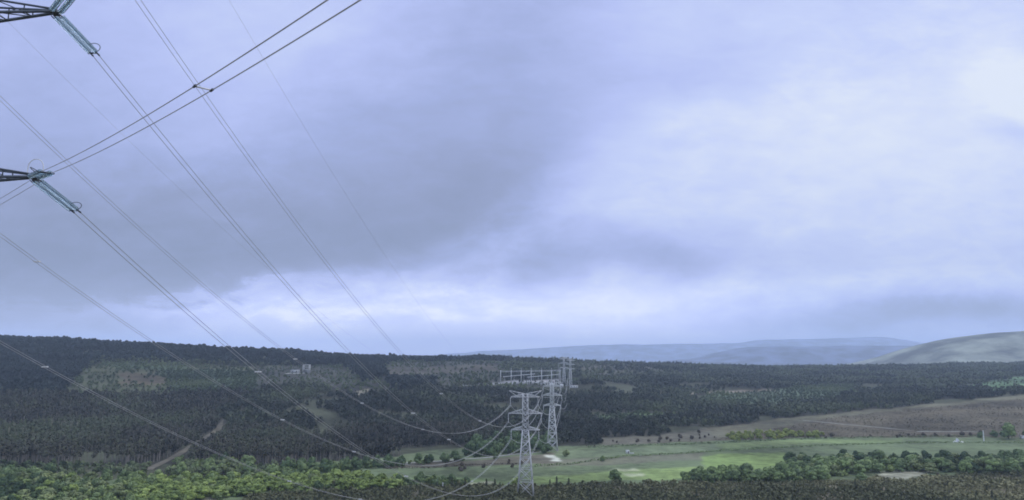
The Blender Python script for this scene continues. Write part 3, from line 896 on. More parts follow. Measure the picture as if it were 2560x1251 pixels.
# ------------------------------------------------------------------ lattice pylons
def pylon(label, base, rz, bh, wh, arms, horn, legw, brw, group=None, panels=8, topz=None, mat=None, plates=False):
    """base: ground point; arms: list of (height, half width, rise) low to high; horn: (height of tips, half width)"""
    mat = mat or M['steel']
    r = empty('lattice_pylon', base, rz, label=label, cat='pylon', group=group)
    zw = arms[0][0]
    zt = topz or arms[-1][0] + .6
    half = lambda z: bh + (wh - bh) * z / zw if z < zw else wh * (1 - .15 * (z - zw) / (zt - zw))
    for sx in (-1, 1):
        for sy in (-1, 1):
            m = MB()
            m.bar((sx * bh, sy * bh, -1.), (sx * wh, sy * wh, zw), legw)
            m.bar((sx * wh, sy * wh, zw), (sx * half(zt), sy * half(zt), zt), legw * .8)
            m.build('leg', mat, r)
            MB().box((sx * bh, sy * bh, -.3), (1.5, 1.5, 1.4)).build('footing', M['concrete'], r)
    m = MB()
    zs = [0.]
    while zs[-1] < zw - 2:
        zs.append(min(zw, zs[-1] + half(zs[-1]) * 1.75))
    if zw - zs[-1] > .5: zs.append(zw)
    z = zw
    while z < zt - 1.5:
        z += wh * 2.0
        zs.append(min(z, zt))
    for z0, z1 in zip(zs[:-1], zs[1:]):
        a, b_ = half(z0), half(z1)
        for s in (-1, 1):
            for c in (0, 1):
                P4 = lambda q, w_, z_: (q * w_, s * w_, z_) if c == 0 else (s * w_, q * w_, z_)
                m.bar(P4(-1, a, z0), P4(1, b_, z1), brw)
                m.bar(P4(1, a, z0), P4(-1, b_, z1), brw)
                m.bar(P4(-1, b_, z1), P4(1, b_, z1), brw)
    m.build('bracing', mat, r)
    for (z, hw, rise) in arms:
        w = half(z)
        w2 = half(min(z + rise, zt))
        for sx in (-1, 1):
            m = MB()
            tip = (sx * hw, 0, z)
            for sy in (-1, 1):
                m.bar((sx * w * .2, sy * w, z), (sx * hw, sy * .12, z), legw * .75)
                if rise > 0: m.bar((sx * w2, sy * w2, z + rise), (sx * hw, sy * .1, z + .15), legw * .55)
            n = 5
            for k in range(n):
                t0, t1 = k / n, (k + 1) / n
                lo = lambda t, sy: np.array((sx * (w + (hw - w) * t), sy * (w * (1 - t) + .12 * t), z))
                hi = lambda t, sy: np.array((sx * (w2 + (hw - w2) * t), sy * (w2 * (1 - t) + .1 * t), z + rise * (1 - t) + .1))
                m.bar(lo(t0, -1), lo(t1, 1), brw * .7)
                m.bar(lo(t0, 1), lo(t0, -1), brw * .7)
                if rise > 0:
                    for sy in (-1, 1):
                        m.bar(lo(t0, sy), hi(t0, sy), brw * .7)
                        if k < n - 1: m.bar(hi(t0, sy), lo(t1, sy), brw * .7)
            m.bar((sx * (hw - .35), 0, z), (sx * (hw + .12), 0, z), legw * 1.1)
            m.build('crossarm', mat, r)
    if horn:
        hz, hw = horn
        zr = arms[-1][0]
        w = half(zt)
        m = MB()
        for sx in (-1, 1):
            for sy in (-1, 1):
                m.bar((sx * w * .2, sy * w, zt), (sx * hw, sy * .1, hz), legw * .6)
                m.bar((sx * (w + 2.6), sy * w * .5, zr + .1), (sx * hw, sy * .1, hz - .1), legw * .5)
            m.bar((sx * w, 0, zt), (sx * (w + 2.6), 0, zr + .1), brw)
            m.bar((sx * (w + 2.6), 0, zr), (sx * (w + 2.0), 0, zt + .6), brw)
        m.build('earth_wire_peak', mat, r)
    if plates:
        for k, zz in enumerate(plates):
            w = half(zz)
            MB().box((0, -w - .12, zz), (w * 1.9, .12, 1.1)).build('gusset_panel', mat, r)
    return r


gz_ = lambda x, y: float(terr(x, y))
zP = lambda px, row, Y: at(px, row, Y)[2]
# nearer pylon of the valley
P1x, P1d = at(1314, 1230, 400)[0], 400.
P1z = gz_(P1x, P1d)
rows1 = dict(low=1075, mid=1034, top=993)
h1 = {k: zP(1310, v, P1d) - P1z for k, v in rows1.items()}
pylon('nearer tall grey lattice pylon standing in the valley', (P1x, P1d, P1z), -.06, 4.3, 1.55,
      [(h1['low'], 7.6, 1.9), (h1['mid'], 8.9, 2.3), (h1['top'], 7.6, 1.6)], (zP(1310, 977, P1d) - P1z, 8.7), .56, .26, 'lattice pylons in the valley', topz=zP(1310, 985, P1d) - P1z)
P2d = 600.
P2x = at(1381, 1125, P2d)[0]
P2z = gz_(P2x, P2d)
h2 = {k: zP(1380, v, P2d) - P2z for k, v in dict(low=1014, mid=989, top=966).items()}
pylon('farther stocky lattice pylon beside the pale sandy pad', (P2x, P2d, P2z), -.1, 4.2, 1.5,
      [(h2['low'], 6.9, 1.7), (h2['mid'], 7.9, 2.0), (h2['top'], 7.0, 1.4)], (zP(1380, 955, P2d) - P2z, 7.6), .7, .42, 'lattice pylons in the valley', topz=zP(1380, 959, P2d) - P2z)
# pylon beside the viewpoint: only its right-hand arms reach into the picture
ax = np.array((-46.05, 51.9)); dr = np.array((.989, -.148))
Nz = gz_(*ax)
top_z, mid_z, low_z = 36.8, 25.0, 12.7
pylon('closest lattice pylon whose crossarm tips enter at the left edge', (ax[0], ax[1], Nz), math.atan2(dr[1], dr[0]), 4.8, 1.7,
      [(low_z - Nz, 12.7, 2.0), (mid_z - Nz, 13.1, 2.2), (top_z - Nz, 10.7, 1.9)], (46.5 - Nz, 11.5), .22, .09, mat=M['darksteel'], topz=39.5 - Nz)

# ------------------------------------------------------------------ conductors
def wire_pts(p0, p1, z0, z1, a, t0=0., t1=1., n=150):
    t = np.linspace(0, 1, n)
    t = t0 + (t1 - t0) * t ** 1.5
    z = a * (t * t - t) + z0 * (1 - t) + z1 * t
    return np.stack([p0[0] + (p1[0] - p0[0]) * t, p0[1] + (p1[1] - p0[1]) * t, z], -1)


def cable(name, label, pts, rad, mat, cat='cable', group=None):
    o0 = pts[0]
    m = MB().sweep(pts - o0, rad, 6)
    ob = m.build(name, mat, None, smooth=True, loc=tuple(o0))
    return tag(ob, label, cat, group)


def side(p0, p1):
    dx = np.array((p1[1] - p0[1], -(p1[0] - p0[0]), 0.))
    return dx / np.linalg.norm(dx)


def insulator_pair(label, p, q, group, horn=True, sep=.27, r=.19, discs=26):
    """twin string of glass discs from arm point p to cable clamp q"""
    p, q = np.array(p, float), np.array(q, float)
    root = empty('insulator_string', tuple(p), 0, label=label, cat='insulator', group=group)
    d = q - p
    L_ = np.linalg.norm(d); d /= L_
    s = np.cross(d, (0, 0, 1.)); s /= np.linalg.norm(s)
    upv = np.cross(s, d)
    a0, a1 = .42, L_ - .3
    for sg in (-1, 1):
        off = s * sg * sep
        m = MB()
        prof = []
        n = discs
        for k in range(n):
            z0 = a0 + (a1 - a0) * k / n
            st = (a1 - a0) / n
            prof += [(z0, .045), (z0 + st * .25, .05), (z0 + st * .3, r), (z0 + st * .62, r * .93), (z0 + st * .8, .06)]
        prof.append((a1, .045))
        pts = np.array([off + d * t for t, _ in prof])
        m.sweep(pts, np.array([x for _, x in prof]), 12)
        m.build('glass_discs', M['glass'], root, smooth=False)
        m = MB().bar(off + d * (a0 - .05), off + d * (a1 + .05) - upv * 0, .05, n=8)
        m.build('metal_caps', M['darksteel'], root)
        MB().bar(off - s * .2 + d * (a0 - .2), off - s * .2 + d * (a1 + .2), .085, n=6).build('shade_rod', M['darksteel'], root)  # dark rod added along one edge to stand in for the string's shaded side
    m = MB()
    m.bar((0, 0, 0), d * .22, .1)
    m.bar(d * .2 - s * sep, d * .2 + s * sep, .11)
    for sg in (-1, 1): m.bar(d * .2 + s * sg * sep, d * .46 + s * sg * sep, .07)
    m.build('upper_yoke', M['darksteel'], root)
    m = MB()
    m.bar(d * (L_ - .2) - s * sep, d * (L_ - .2) + s * sep, .1)
    for sg in (-1, 1): m.bar(d * (L_ - .34) + s * sg * sep, d * (L_ + .15) + s * sg * sep, .09)
    m.build('lower_yoke', M['darksteel'], root)
    if horn:
        m = MB()
        c = d * (L_ - .75) + s * (sep + .1)
        pts = [c + s * .42 * math.sin(t) + d * (.42 * math.cos(t)) * -1 + upv * .25 * math.sin(t) for t in np.linspace(-.1, math.pi + .1, 16)]
        m.sweep(np.array(pts), .028, 6)
        m.build('arcing_ring', M['darksteel'], root)
    return root


def nt(level, sd):
    hw = dict(top=10.6, mid=13.0, low=12.6)[level]
    q = ax + sd * hw * dr
    return (q[0], q[1])


tips = {'A': ('mid', 1, (1353, 1055), 25.5, 97.6), 'B': ('low', 1, (1347, 1097), 13.0, 102.0), 'C': ('top', 1, (1345, 1013), 37.5, 97.4),
        'D': ('top', -1, (1276, 1013), 36.0, 105.5), 'E': ('mid', -1, (1271, 1055), 24.0, 107.5), 'F': ('low', -1, (1278, 1097), 13.0, 110.5)}
words = {'A': 'bundle from the upper glass insulator', 'B': 'bundle from the lower glass insulator', 'C': 'steepest bundle, starting at the top edge',
         'D': 'bundle entering the left edge between both insulators', 'E': 'bundle entering the left edge below both insulators', 'F': 'lowest bundle, entering over the dark ridge'}
W = {}
for key, (lv, sd, tp, z0, a) in tips.items():
    p0 = nt(lv, sd)
    e = at(tp[0], tp[1], P1d)
    p1 = (e[0], e[1])
    span = math.hypot(p1[0] - p0[0], p1[1] - p0[1])
    slope = math.hypot(span, -a + e[2] - z0)
    t0 = 4.75 / slope
    pts = wire_pts(p0, p1, z0, e[2], a, t0)
    W[key] = (p0, p1, z0, e[2], a)
    sv = side(p0, p1)
    rad = .024 + .050 * np.clip((pts[:, 1] - 150) / 250, 0, 1) ** 1.5
    for sg, nm in ((-1, 'left'), (1, 'right')):
        lab = 'grey power cable, %s strand of the %s' % (nm, words[key])
        cable('power_cable', lab, pts + sv * sg * .27, rad, M['cable'], 'power cable', 'twin cables sagging to the nearer pylon')
    tipz = dict(top=top_z, mid=mid_z, low=low_z)[lv]
    lab = {'A': 'upper glass insulator string running down from the top crossarm tip', 'B': 'lower glass insulator string running down from the lower crossarm tip'}.get(key, 'glass insulator string on another arm of the closest pylon')
    if key in 'AB':
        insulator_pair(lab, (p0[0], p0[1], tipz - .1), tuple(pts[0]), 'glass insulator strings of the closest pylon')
    # far end: string hanging from the arm of the nearer pylon
    hz = P1z + h1[lv]
    m = empty('insulator_string', (e[0], e[1], hz), 0, label='pale insulator string hanging under the %s %s arm of the nearer pylon' % ({'top': 'top', 'mid': 'middle', 'low': 'lowest'}[lv], 'right' if sd > 0 else 'left'), cat='insulator', group='insulator strings of the nearer pylon')
    g = MB()
    n = 12
    L_ = hz - e[2]
    prof = []
    for k_ in range(n):
        q = .3 + (L_ - .5) * k_ / n
        st = (L_ - .5) / n
        prof += [(q, .08), (q + st * .3, .26), (q + st * .65, .26), (q + st * .8, .08)]
    g.sweep(np.array([(0, 0, -q) for q, _ in prof]), np.array([x for _, x in prof]), 8)
    g.build('disc_stack', M['steel'], m)
    MB().bar((-.45, 0, -L_ + .1), (.45, 0, -L_ + .1), .22).build('clamp', M['steel'], m)

# cable spacers: bright bars clamping the two strands together
def spacer(key, px, label, wide=.64, thick=.14):
    p0, p1, z0, z1, a = W[key]
    ts = np.linspace(.01, .99, 4000)
    X = p0[0] + (p1[0] - p0[0]) * ts; Y = p0[1] + (p1[1] - p0[1]) * ts
    Z = a * (ts * ts - ts) + z0 * (1 - ts) + z1 * ts
    qx, qy = proj(X, Y, Z)
    i = int(np.argmin(np.abs(qx - px)))
    c = np.array((X[i], Y[i], Z[i]))
    sv = side(p0, p1)
    r = empty('cable_spacer', tuple(c), 0, label=label, cat='spacer', group='spacers clamped on the twin cables')
    far = 1 + max(0, (c[1] - 90) / 260)
    MB().bar(-sv * wide / 2, sv * wide / 2, thick * far).build('bar', M['spacer'], r)
    tg = np.array((p1[0] - p0[0], p1[1] - p0[1], 0)) / math.hypot(p1[0] - p0[0], p1[1] - p0[1])
    for sg in (-1, 1):
        MB().bar(sv * sg * .27 - tg * .14, sv * sg * .27 + tg * .14, .15 * far).build('clamp', M['spacer'], r)


for key, px, lab in (('F', 112, 'bright spacer on the lowest bundle over the dark ridge at far left'), ('F', 723, 'bright spacer on the lowest bundle above the thicket'), ('F', 900, 'bright spacer on the lowest bundle near the bottom edge'),
                     ('F', 1180, 'bright spacer on the lowest bundle rising to the nearer pylon'), ('B', 645, 'bright spacer on the lower insulator bundle left of the white hut'), ('B', 1015, 'bright spacer on the lower insulator bundle above the grass field'),
                     ('D', 738, 'bright spacer against the ridge just above the white hut'), ('E', 92, 'pale spacer against the grey cloud at the left edge'), ('E', 706, 'bright spacer against the brown wood below the white hut'),
                     ('E', 885, 'bright spacer at the lower edge of the brown wood'), ('D', 905, 'bright spacer against the wood below the moor'), ('A', 1033, 'bright spacer against the wood left of the top pylon arm'),
                     ('C', 1103, 'bright spacer on the steepest bundle below the gravel strip'), ('D', 1057, 'spacer near the lowest sag of the top left bundle'), ('A', 1122, 'spacer against the brown wood edge left of the middle arm'),
                     ('C', 1200, 'spacer against the green clump left of the top arm')):
    spacer(key, px, lab)

# earth wires from the peaks
for lab, sd, tp, z0, a in (('thin right earth wire high in the sky, running to the nearer pylon', 1, (1350, 977), 47.1, 84.6), ('thin left earth wire high in the sky, running to the nearer pylon', -1, (1271, 978), 45.1, 76.6)):
    q = ax + sd * 13 * dr
    e = at(tp[0], tp[1], P1d)
    cable('earth_wire', lab, wire_pts((q[0], q[1]), (e[0], e[1]), z0, e[2], a), .011, M['cable'], 'earth wire')

# back span of the lower arm: passes close to the viewpoint, over to the upper right
Bt = np.array((*nt('low', 1), low_z))
b1 = np.array(at(507, 218, 24.2)); b2 = np.array(at(860, 0, 16.9))
ndir = (b2 - Bt)[:2] / np.linalg.norm((b2 - Bt)[:2])
S1, S2 = (np.linalg.norm((q - Bt)[:2]) for q in (b1, b2))
S3 = 60.
def back(z_tip, bend=1.0):
    s = np.linspace(0, S3, 90)
    co = np.polyfit([0, S1, S2], [0, b1[2] - Bt[2], b2[2] - Bt[2]], 2)
    return s, z_tip + np.polyval(co, s)
def back_pts(tip):
    s, z = back(tip[2])
    return np.stack([tip[0] + ndir[0] * s, tip[1] + ndir[1] * s, z], -1)
bs = np.array((ndir[1], -ndir[0], 0))
At = np.array((*nt('mid', 1), mid_z))
for tip, nm, key in ((Bt, 'lower', 'B'), (At, 'upper', 'A')):
    pts = back_pts(tip)
    i0 = int(np.argmax(np.linalg.norm(pts - pts[0], axis=1) > 4.7))
    for sg, sn in ((-1, 'upper'), (1, 'lower')):
        cable('power_cable', ('dark near power cable crossing the sky to the top edge, %s of the pair' % sn) if key == 'B' else ('dark near power cable leaving the top crossarm over the viewpoint, %s of the pair' % sn),
              pts[i0:] + bs * sg * .29, .021, M['nearcable'], 'power cable', 'twin cables passing close overhead')
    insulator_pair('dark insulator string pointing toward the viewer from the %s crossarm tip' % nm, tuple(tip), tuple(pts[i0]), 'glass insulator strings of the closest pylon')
# spacer on the near pair
i = int(np.argmin(np.abs(back(0)[0] - S1)))
c = back_pts(Bt)[i]
r = empty('cable_spacer', tuple(c), 0, label='dark spacer bar joining the near pair of cables', cat='spacer', group='spacers clamped on the twin cables')
MB().bar(-bs * .29, bs * .29, .045).build('bar', M['spacer'], r)
for sg in (-1, 1):
    nd3 = np.array((*ndir, 0))
    MB().bar(bs * sg * .29 - nd3 * .1, bs * sg * .29 + nd3 * .1, .095, n=8).build('clamp', M['darksteel'], r)
# the jumper pair that leads on from the lower arm to the left
for sg, sn in ((-1, 'upper'), (1, 'lower')):
    e = np.array(at(-150, 585, 58.))
    t = np.linspace(0, 1, 40)[:, None]
    pts = (Bt + (0, 0, -.35)) * (1 - t) + e * t
    pts[:, 2] += (4 * .12 * (t * t - t))[:, 0]
    cable('jumper_cable', 'thin jumper cable leading left from the lower crossarm tip, %s of two' % sn, pts + bs * sg * .27, .018, M['cable'], 'jumper cable', 'jumper cables of the closest pylon')
# arcing ring above the lower tip
m = MB()
c = Bt + np.array((.4, -.5, .2))
pts = [np.array((.55 * math.cos(t), 0, .95 * abs(math.sin(t)) ** .6)) for t in np.linspace(0, math.pi, 24)]
m.sweep(np.array(pts), .03, 6)
o = m.build('arcing_ring', M['spacer'], None, loc=tuple(c))
tag(o, 'pale arcing ring standing above the lower crossarm tip', 'arcing ring')

# spans between the two valley pylons and on to the switchyard
T2 = {}
for lv, hw in (('top', 7.0), ('mid', 7.9), ('low', 6.9)):
    for sd in (-1, 1):
        T2[(lv, sd)] = np.array((P2x + sd * hw * math.cos(-.1), P2d + sd * hw * math.sin(-.1), P2z + h2[lv]))
for (lv, sd), p in T2.items():
    key = {('top', 1): 'C', ('mid', 1): 'A', ('low', 1): 'B', ('top', -1): 'D', ('mid', -1): 'E', ('low', -1): 'F'}[(lv, sd)]
    e = at(*tips[key][2], P1d)
    q = p - (0, 0, 3.4)
    g = empty('insulator_string', tuple(p), 0, label='pale insulator string under the %s %s arm of the farther pylon' % ({'top': 'top', 'mid': 'middle', 'low': 'lowest'}[lv], 'right' if sd > 0 else 'left'), cat='insulator', group='insulator strings of the farther pylon')
    MB().sweep(np.array([(0, 0, -.2), (0, 0, -.6), (0, 0, -1.6), (0, 0, -2.8), (0, 0, -3.4)]), np.array([.08, .24, .28, .24, .08]), 8).build('disc_stack', M['steel'], g)
    pts = wire_pts((q[0], q[1]), (e[0], e[1]), q[2], e[2], 44, n=60)
    cable('power_cable', 'slack cable between the valley pylons, %s arm on the %s' % ({'top': 'top', 'mid': 'middle', 'low': 'lowest'}[lv], 'right' if sd > 0 else 'left'), pts, .13, M['cable'], 'power cable', 'slack cables between the two valley pylons')

# ------------------------------------------------------------------ switchyard on the ridge
def gp(px, row):
    x, y, z = ground_at(px, row)
    return float(x[0]), float(y[0]), float(z[0])


YD = 1230.
def yx(px): return at(px, 950, YD)[0]
base_x = yx(1328)
def yz(px, dy=0): return gz_(yx(px), YD + dy)
zbase = yz(1328)
pxm = YD / F
root = empty('switchyard_gantry', (base_x, YD, zbase), 0, label='long pale steel gantry of the switchyard on the ridge', cat='gantry')
beam_z = at(1328, 928.5, YD)[2] - zbase
for pxp in (1251.5, 1278, 1303, 1328, 1354, 1379, 1400):
    x = yx(pxp) - base_x
    g0 = yz(pxp) - zbase
    m = MB()
    for sx in (-.5, .5):
        m.bar((x + sx, 0, g0 - 1), (x + sx * .7, 0, beam_z + 1.2), .62)
    for k_ in range(7):
        za, zb = g0 + (beam_z - g0) * k_ / 7, g0 + (beam_z - g0) * (k_ + 1) / 7
        m.bar((x - .5, 0, za), (x + .5, 0, zb), .25)
    m.build('post', M['steel'], root)
    if pxp > 1260:
        MB().bar((x - .6, 0, beam_z + 1.4), (x, 0, beam_z + 5.6), .4).bar((x + .6, 0, beam_z + 1.4), (x, 0, beam_z + 5.6), .4).build('spike', M['steel'], root)
m = MB()
x0, x1 = yx(1251) - base_x, yx(1404) - base_x
for dz in (-.7, .9):
    m.bar((x0, 0, beam_z + dz - .6), (x1, 0, beam_z + dz + 1.2), .5)
nb = 46
for k_ in range(nb):
    xa, xb = x0 + (x1 - x0) * k_ / nb, x0 + (x1 - x0) * (k_ + 1) / nb
    za, zb = -.6 + 1.8 * k_ / nb, -.6 + 1.8 * (k_ + 1) / nb
    m.bar((xa, 0, beam_z - .7 + za), (xb, 0, beam_z + .9 + zb), .22)
m.build('beam', M['steel'], root)
for lab, a_, b_, dy in (('left white busbar pipe under the switchyard gantry', (1257, 942.5), (1338, 935), -6), ('right white busbar pipe under the switchyard gantry', (1318, 943.5), (1397, 936.5), -10)):
    p, q = np.array(at(*a_, YD + dy)), np.array(at(*b_, YD + dy))
    r = empty('busbar', tuple(p), 0, label=lab, cat='busbar', group='white busbar pipes of the switchyard')
    MB().bar((0, 0, 0), q - p, .95, n=8).build('pipe', M['spacer'], r)
    for t in (.06, .35, .65, .94):
        c = (q - p) * t
        gzz = gz_(p[0] + c[0], p[1] + c[1]) - p[2]
        MB().bar((c[0], c[1], gzz - .5), tuple(c), .35).build('support', M['steel'], r)
rs = random.Random(4)
for i, pxp in enumerate(list(np.linspace(1284, 1402, 22))):
    x = yx(pxp); y = YD - 14 + (i % 3) * 7
    gg = gz_(x, y)
    r = empty('circuit_breaker', (x, y, gg), 0, label='pale post-mounted breaker in the rows beneath the switchyard gantry', cat='breaker', group='breakers standing beneath the switchyard gantry')
    hgt = rs.uniform(4, 7)
    MB().bar((-.5, 0, -.3), (-.5, 0, hgt * .6), .4).bar((.5, 0, -.3), (.5, 0, hgt * .6), .4).build('stand', M['steel'], r)
    MB().box((0, 0, hgt * .66), (2.6, 1.2, .7)).build('tank', M['white'], r)
    MB().sweep(np.array([(0, 0, hgt * .7), (0, 0, hgt * .8), (0, 0, hgt), (0, 0, hgt * 1.2)]), np.array([.42, .5, .42, .3]), 8).build('bushing', M['spacer'], r)
for i, (pxp, w_, h_) in enumerate(((1380, 7, 5.2), (1402, 6, 4.6), (1432, 13, 3.6))):
    x = yx(pxp); y = YD - 20
    gg = gz_(x, y)
    r = empty('transformer' if i < 2 else 'control_building', (x, y, gg), 0, label=['pale grey transformer at the middle of the switchyard front', 'pale grey transformer below the right end of the gantry', 'long low pale building at the right end of the switchyard'][i], cat=['transformer', 'transformer', 'building'][i])
    if i < 2:
        MB().box((0, 0, h_ / 2), (w_, 3.4, h_)).build('tank', M['white'], r)
        m = MB()
        for k_ in range(7): m.box((-w_ / 2 + .5 + k_ * (w_ - 1) / 6, -2.1, h_ * .45), (.25, .7, h_ * .7))
        m.build('radiator', M['concrete'], r)
        for sx in (-.3, 0, .3): MB().bar((sx * w_, 0, h_), (sx * w_ * 1.2, 0, h_ + 2.2), .5, .25, 8).build('bushing', M['spacer'], r)
    else:
        MB().box((0, 0, h_ / 2), (w_, 6, h_)).build('wall', M['white'], r)
        MB().box((0, 0, h_ + .2), (w_ + .8, 6.8, .4)).build('roof', M['roof'], r)
        for sx in (-.3, 0.05, .35): MB().box((sx * w_, -3.02, h_ * .55), (1.6, .1, 1.2)).build('window', M['dark'], r)
# slender towers right of the gantry
for pxp, toprow, baserow, aw, lab in ((1411, 893, 954, 7.5, 'left one of two slender towers rising right of the switchyard gantry'), (1427, 897, 955, 7.0, 'right one of two slender towers rising right of the switchyard gantry')):
    x = yx(pxp); y = YD + 6
    gg = gz_(x, y)
    H = at(pxp, toprow, y)[2] - gg
    pylon(lab, (x, y, gg), -.1, 2.6, 1.3, [(H * .62, aw, 1.6), (H * .78, aw * 1.1, 1.6), (H * .93, aw, 1.4)], (H * 1.0, aw * .8), .8, .36, 'slender towers by the switchyard', topz=H)
x = yx(1397); gg = gz_(x, YD + 10)
r = empty('lightning_mast', (x, YD + 10, gg), 0, label='thin mast between the gantry end and the slender towers', cat='mast')
MB().bar((0, 0, -.5), (0, 0, at(1397, 905, YD + 10)[2] - gg - 6), .9, .5, 6).build('pole', M['steel'], r)
MB().bar((0, 0, at(1397, 905, YD + 10)[2] - gg - 6), (0, 0, at(1397, 903, YD + 10)[2] - gg), .4, .15, 6).build('tip', M['steel'], r)
# cables falling from the slender towers to the farther pylon
H0 = at(1427, 930, YD)[2]
for k_, (pxa, ra, pxb, rb, Yb) in enumerate(((1418, 948, 1403, 992, P2d), (1426, 950, 1400, 1016, P2d), (1421, 930, 1400, 968, P2d), (1406, 940, 1357, 968, P2d), (1407, 948, 1355, 992, P2d), (1410, 950, 1358, 1016, P2d))):
    a0 = at(pxa, ra, YD + 6); b0 = at(pxb, rb, Yb)
    pts = wire_pts(a0[:2], b0[:2], a0[2], b0[2], 70 if pxa > 1415 else 40, n=80)
    cable('power_cable', ['slack cable from the slender towers to the middle right arm of the farther pylon', 'slack cable from the slender towers to the lowest right arm of the farther pylon', 'slack cable from the slender towers to the top right arm of the farther pylon',
                          'slack cable from the slender towers to the top left arm of the farther pylon', 'slack cable from the slender towers to the middle left arm of the farther pylon', 'slack cable from the slender towers to the lowest left arm of the farther pylon'][k_], pts, .15, M['cable'], 'power cable', 'slack cables from the switchyard to the farther pylon')

# ------------------------------------------------------------------ small buildings
x, y, z = gp(738, 933)
px1 = y / F
r = empty('utility_hut', (x, y, z), 0, label='small pale hut with flat roof on the moor below the left ridge', cat='hut')
w_ = 20 * px1
MB().box((0, 0, 2.4), (w_, 6, 4.8)).build('wall', M['weathered'], r)
MB().box((-.6, 0, 5.1), (w_ + 1.2, 7, .6)).build('roof', M['roof'], r)
for sx in (-.25, .2): MB().box((sx * w_, -3.02, 2.2), (1.6, .12, 2.2)).build('door', M['dark'], r)
x, y, z = gp(766, 933)
r = empty('frame_tower', (x, y, z), 0, label='pale square two-storey frame tower beside the small hut', cat='tower')
w_ = 15 * px1; h_ = 20 * px1
for sx in (-1, 1):
    for sy in (-1, 1):
        MB().bar((sx * w_ / 2, sy * w_ / 3, -.5), (sx * w_ / 2, sy * w_ / 3, h_), 1.3).build('post', M['weathered'], r)
for q in (.42, .7, .98):
    m = MB()
    for sy in (-1, 1): m.bar((-w_ / 2, sy * w_ / 3, h_ * q), (w_ / 2, sy * w_ / 3, h_ * q), 1.1)
    for sx in (-1, 1): m.bar((sx * w_ / 2, -w_ / 3, h_ * q), (sx * w_ / 2, w_ / 3, h_ * q), 1.0)
    m.build('beam', M['weathered'], r)
MB().box((0, w_ / 3 + .5, h_ * .2), (w_ * .9, .5, h_ * .4)).build('wall', M['weathered'], r)
strip('path', 'pale gravel apron in front of the small hut on the moor', [(712, 935), (735, 935.5), (775, 934)], 9, M['greytrack'], .5)

x, y, z = gp(1569, 1134)
r = empty('field_hut', (x, y, z), .2, label='tiny white hut standing alone on the pale field', cat='hut')
MB().box((0, 0, 1.0), (2.3, 2.0, 2.0)).build('wall', M['white'], r)
m = MB()
m.bar((-1.3, -.6, 2.1), (1.3, -.6, 2.35), .16).box((0, 0, 2.2), (2.7, 2.4, .18)).build('roof', M['spacer'], r)
MB().box((.3, -1.02, .85), (.8, .06, 1.6)).build('door', M['dark'], r)
x, y, z = gp(1579, 1135)
r = empty('water_trough', (x, y, z), .1, label='low white trough lying beside the tiny hut', cat='trough')
m = MB()
m.box((0, -.4, .35), (3.6, .1, .5)).box((0, .4, .35), (3.6, .1, .5)).box((-1.75, 0, .35), (.1, .7, .5)).box((1.75, 0, .35), (.1, .7, .5)).box((0, 0, .12), (3.4, .7, .1))
m.build('basin', M['spacer'], r)
MB().box((-1.2, 0, .0), (.3, .7, .14)).box((1.2, 0, .0), (.3, .7, .14)).build('foot', M['concrete'], r)

# white farm plant on the right field: a hopper leaning between two low covered heaps
x, y, z = gp(2396, 1106)
r = empty('white_shelter', (x, y, z), 0, label='small white pitched shelter on the field left of the white pole', cat='shelter')
m = MB()
W2, H2, D2 = 3.0, 3.4, 2.6
m.quad((-W2 * .3, -D2 / 2, H2), (W2 * .35, -D2 / 2, .1), (W2 * .35, D2 / 2, .1), (-W2 * .3, D2 / 2, H2))
m.quad((-W2 * .32, -D2 / 2, H2), (-W2 * .32, D2 / 2, H2), (-W2 * .55, D2 / 2, .1), (-W2 * .55, -D2 / 2, .1))
m.build('roof', M['spacer'], r)
m = MB()
m.quad((-W2 * .55, -D2 / 2 + .05, 0), (W2 * .35, -D2 / 2 + .05, 0), (-W2 * .26, -D2 / 2 + .05, H2 - .1), (-W2 * .34, -D2 / 2 + .05, H2 - .1))
m.build('wall', M['white'], r)
for dx, wd, lab in ((-3.3, 3.2, 'low white sheet-covered heap left of the white shelter'), (3.2, 3.6, 'low white sheet-covered heap right of the white shelter')):
    V = []
    bl = broadleaf(3)
    XX, YY = np.meshgrid(np.linspace(-1, 1, 14), np.linspace(-1, 1, 9))
    ZZ = (1 - XX ** 2) * (1 - YY ** 2) * (1.2 if dx < 0 else .8) * (.7 + .6 * fbm(XX * 2 + dx, YY * 2, 5, 3))
    idx = np.arange(XX.size).reshape(XX.shape)
    f = np.stack([idx[:-1, :-1], idx[:-1, 1:], idx[1:, 1:], idx[1:, :-1]], -1).reshape(-1, 4)
    o = link('covered_heap', np_mesh('covered_heap', np.stack([XX * wd / 2, YY * 1.2, ZZ], -1).reshape(-1, 3), f, M['spacer'], smooth=True), loc=(x + dx, y - .3, gz_(x + dx, y) + .02))
    tag(o, lab, 'heap', 'sheet-covered heaps by the shelter')
x, y, z = gp(2460, 1103)
r = empty('utility_pole', (x, y, z), 0, label='plain white pole standing at the field edge by the green trees', cat='pole')
MB().bar((0, 0, -.6), (0, 0, 9.2), .95, .7, 8).build('pole', M['spacer'], r)
MB().bar((-.6, 0, 8.6), (.6, 0, 8.6), .22).build('crossbar', M['steel'], r)
x, y, z = gp(2556, 1098)
r = empty('farm_shed', (x, y, z), 0, label='white corner of a shed under the trees at the right edge', cat='shed')
MB().box((1, 0, 1.3), (4.5, 3.5, 2.6)).build('wall', M['spacer'], r)
MB().box((1, 0, 2.75), (5, 4, .3)).build('roof', M['roof'], r)
MB().box((1.5, -1.77, 1.0), (1.1, .06, 2.0)).build('door', M['dark'], r)
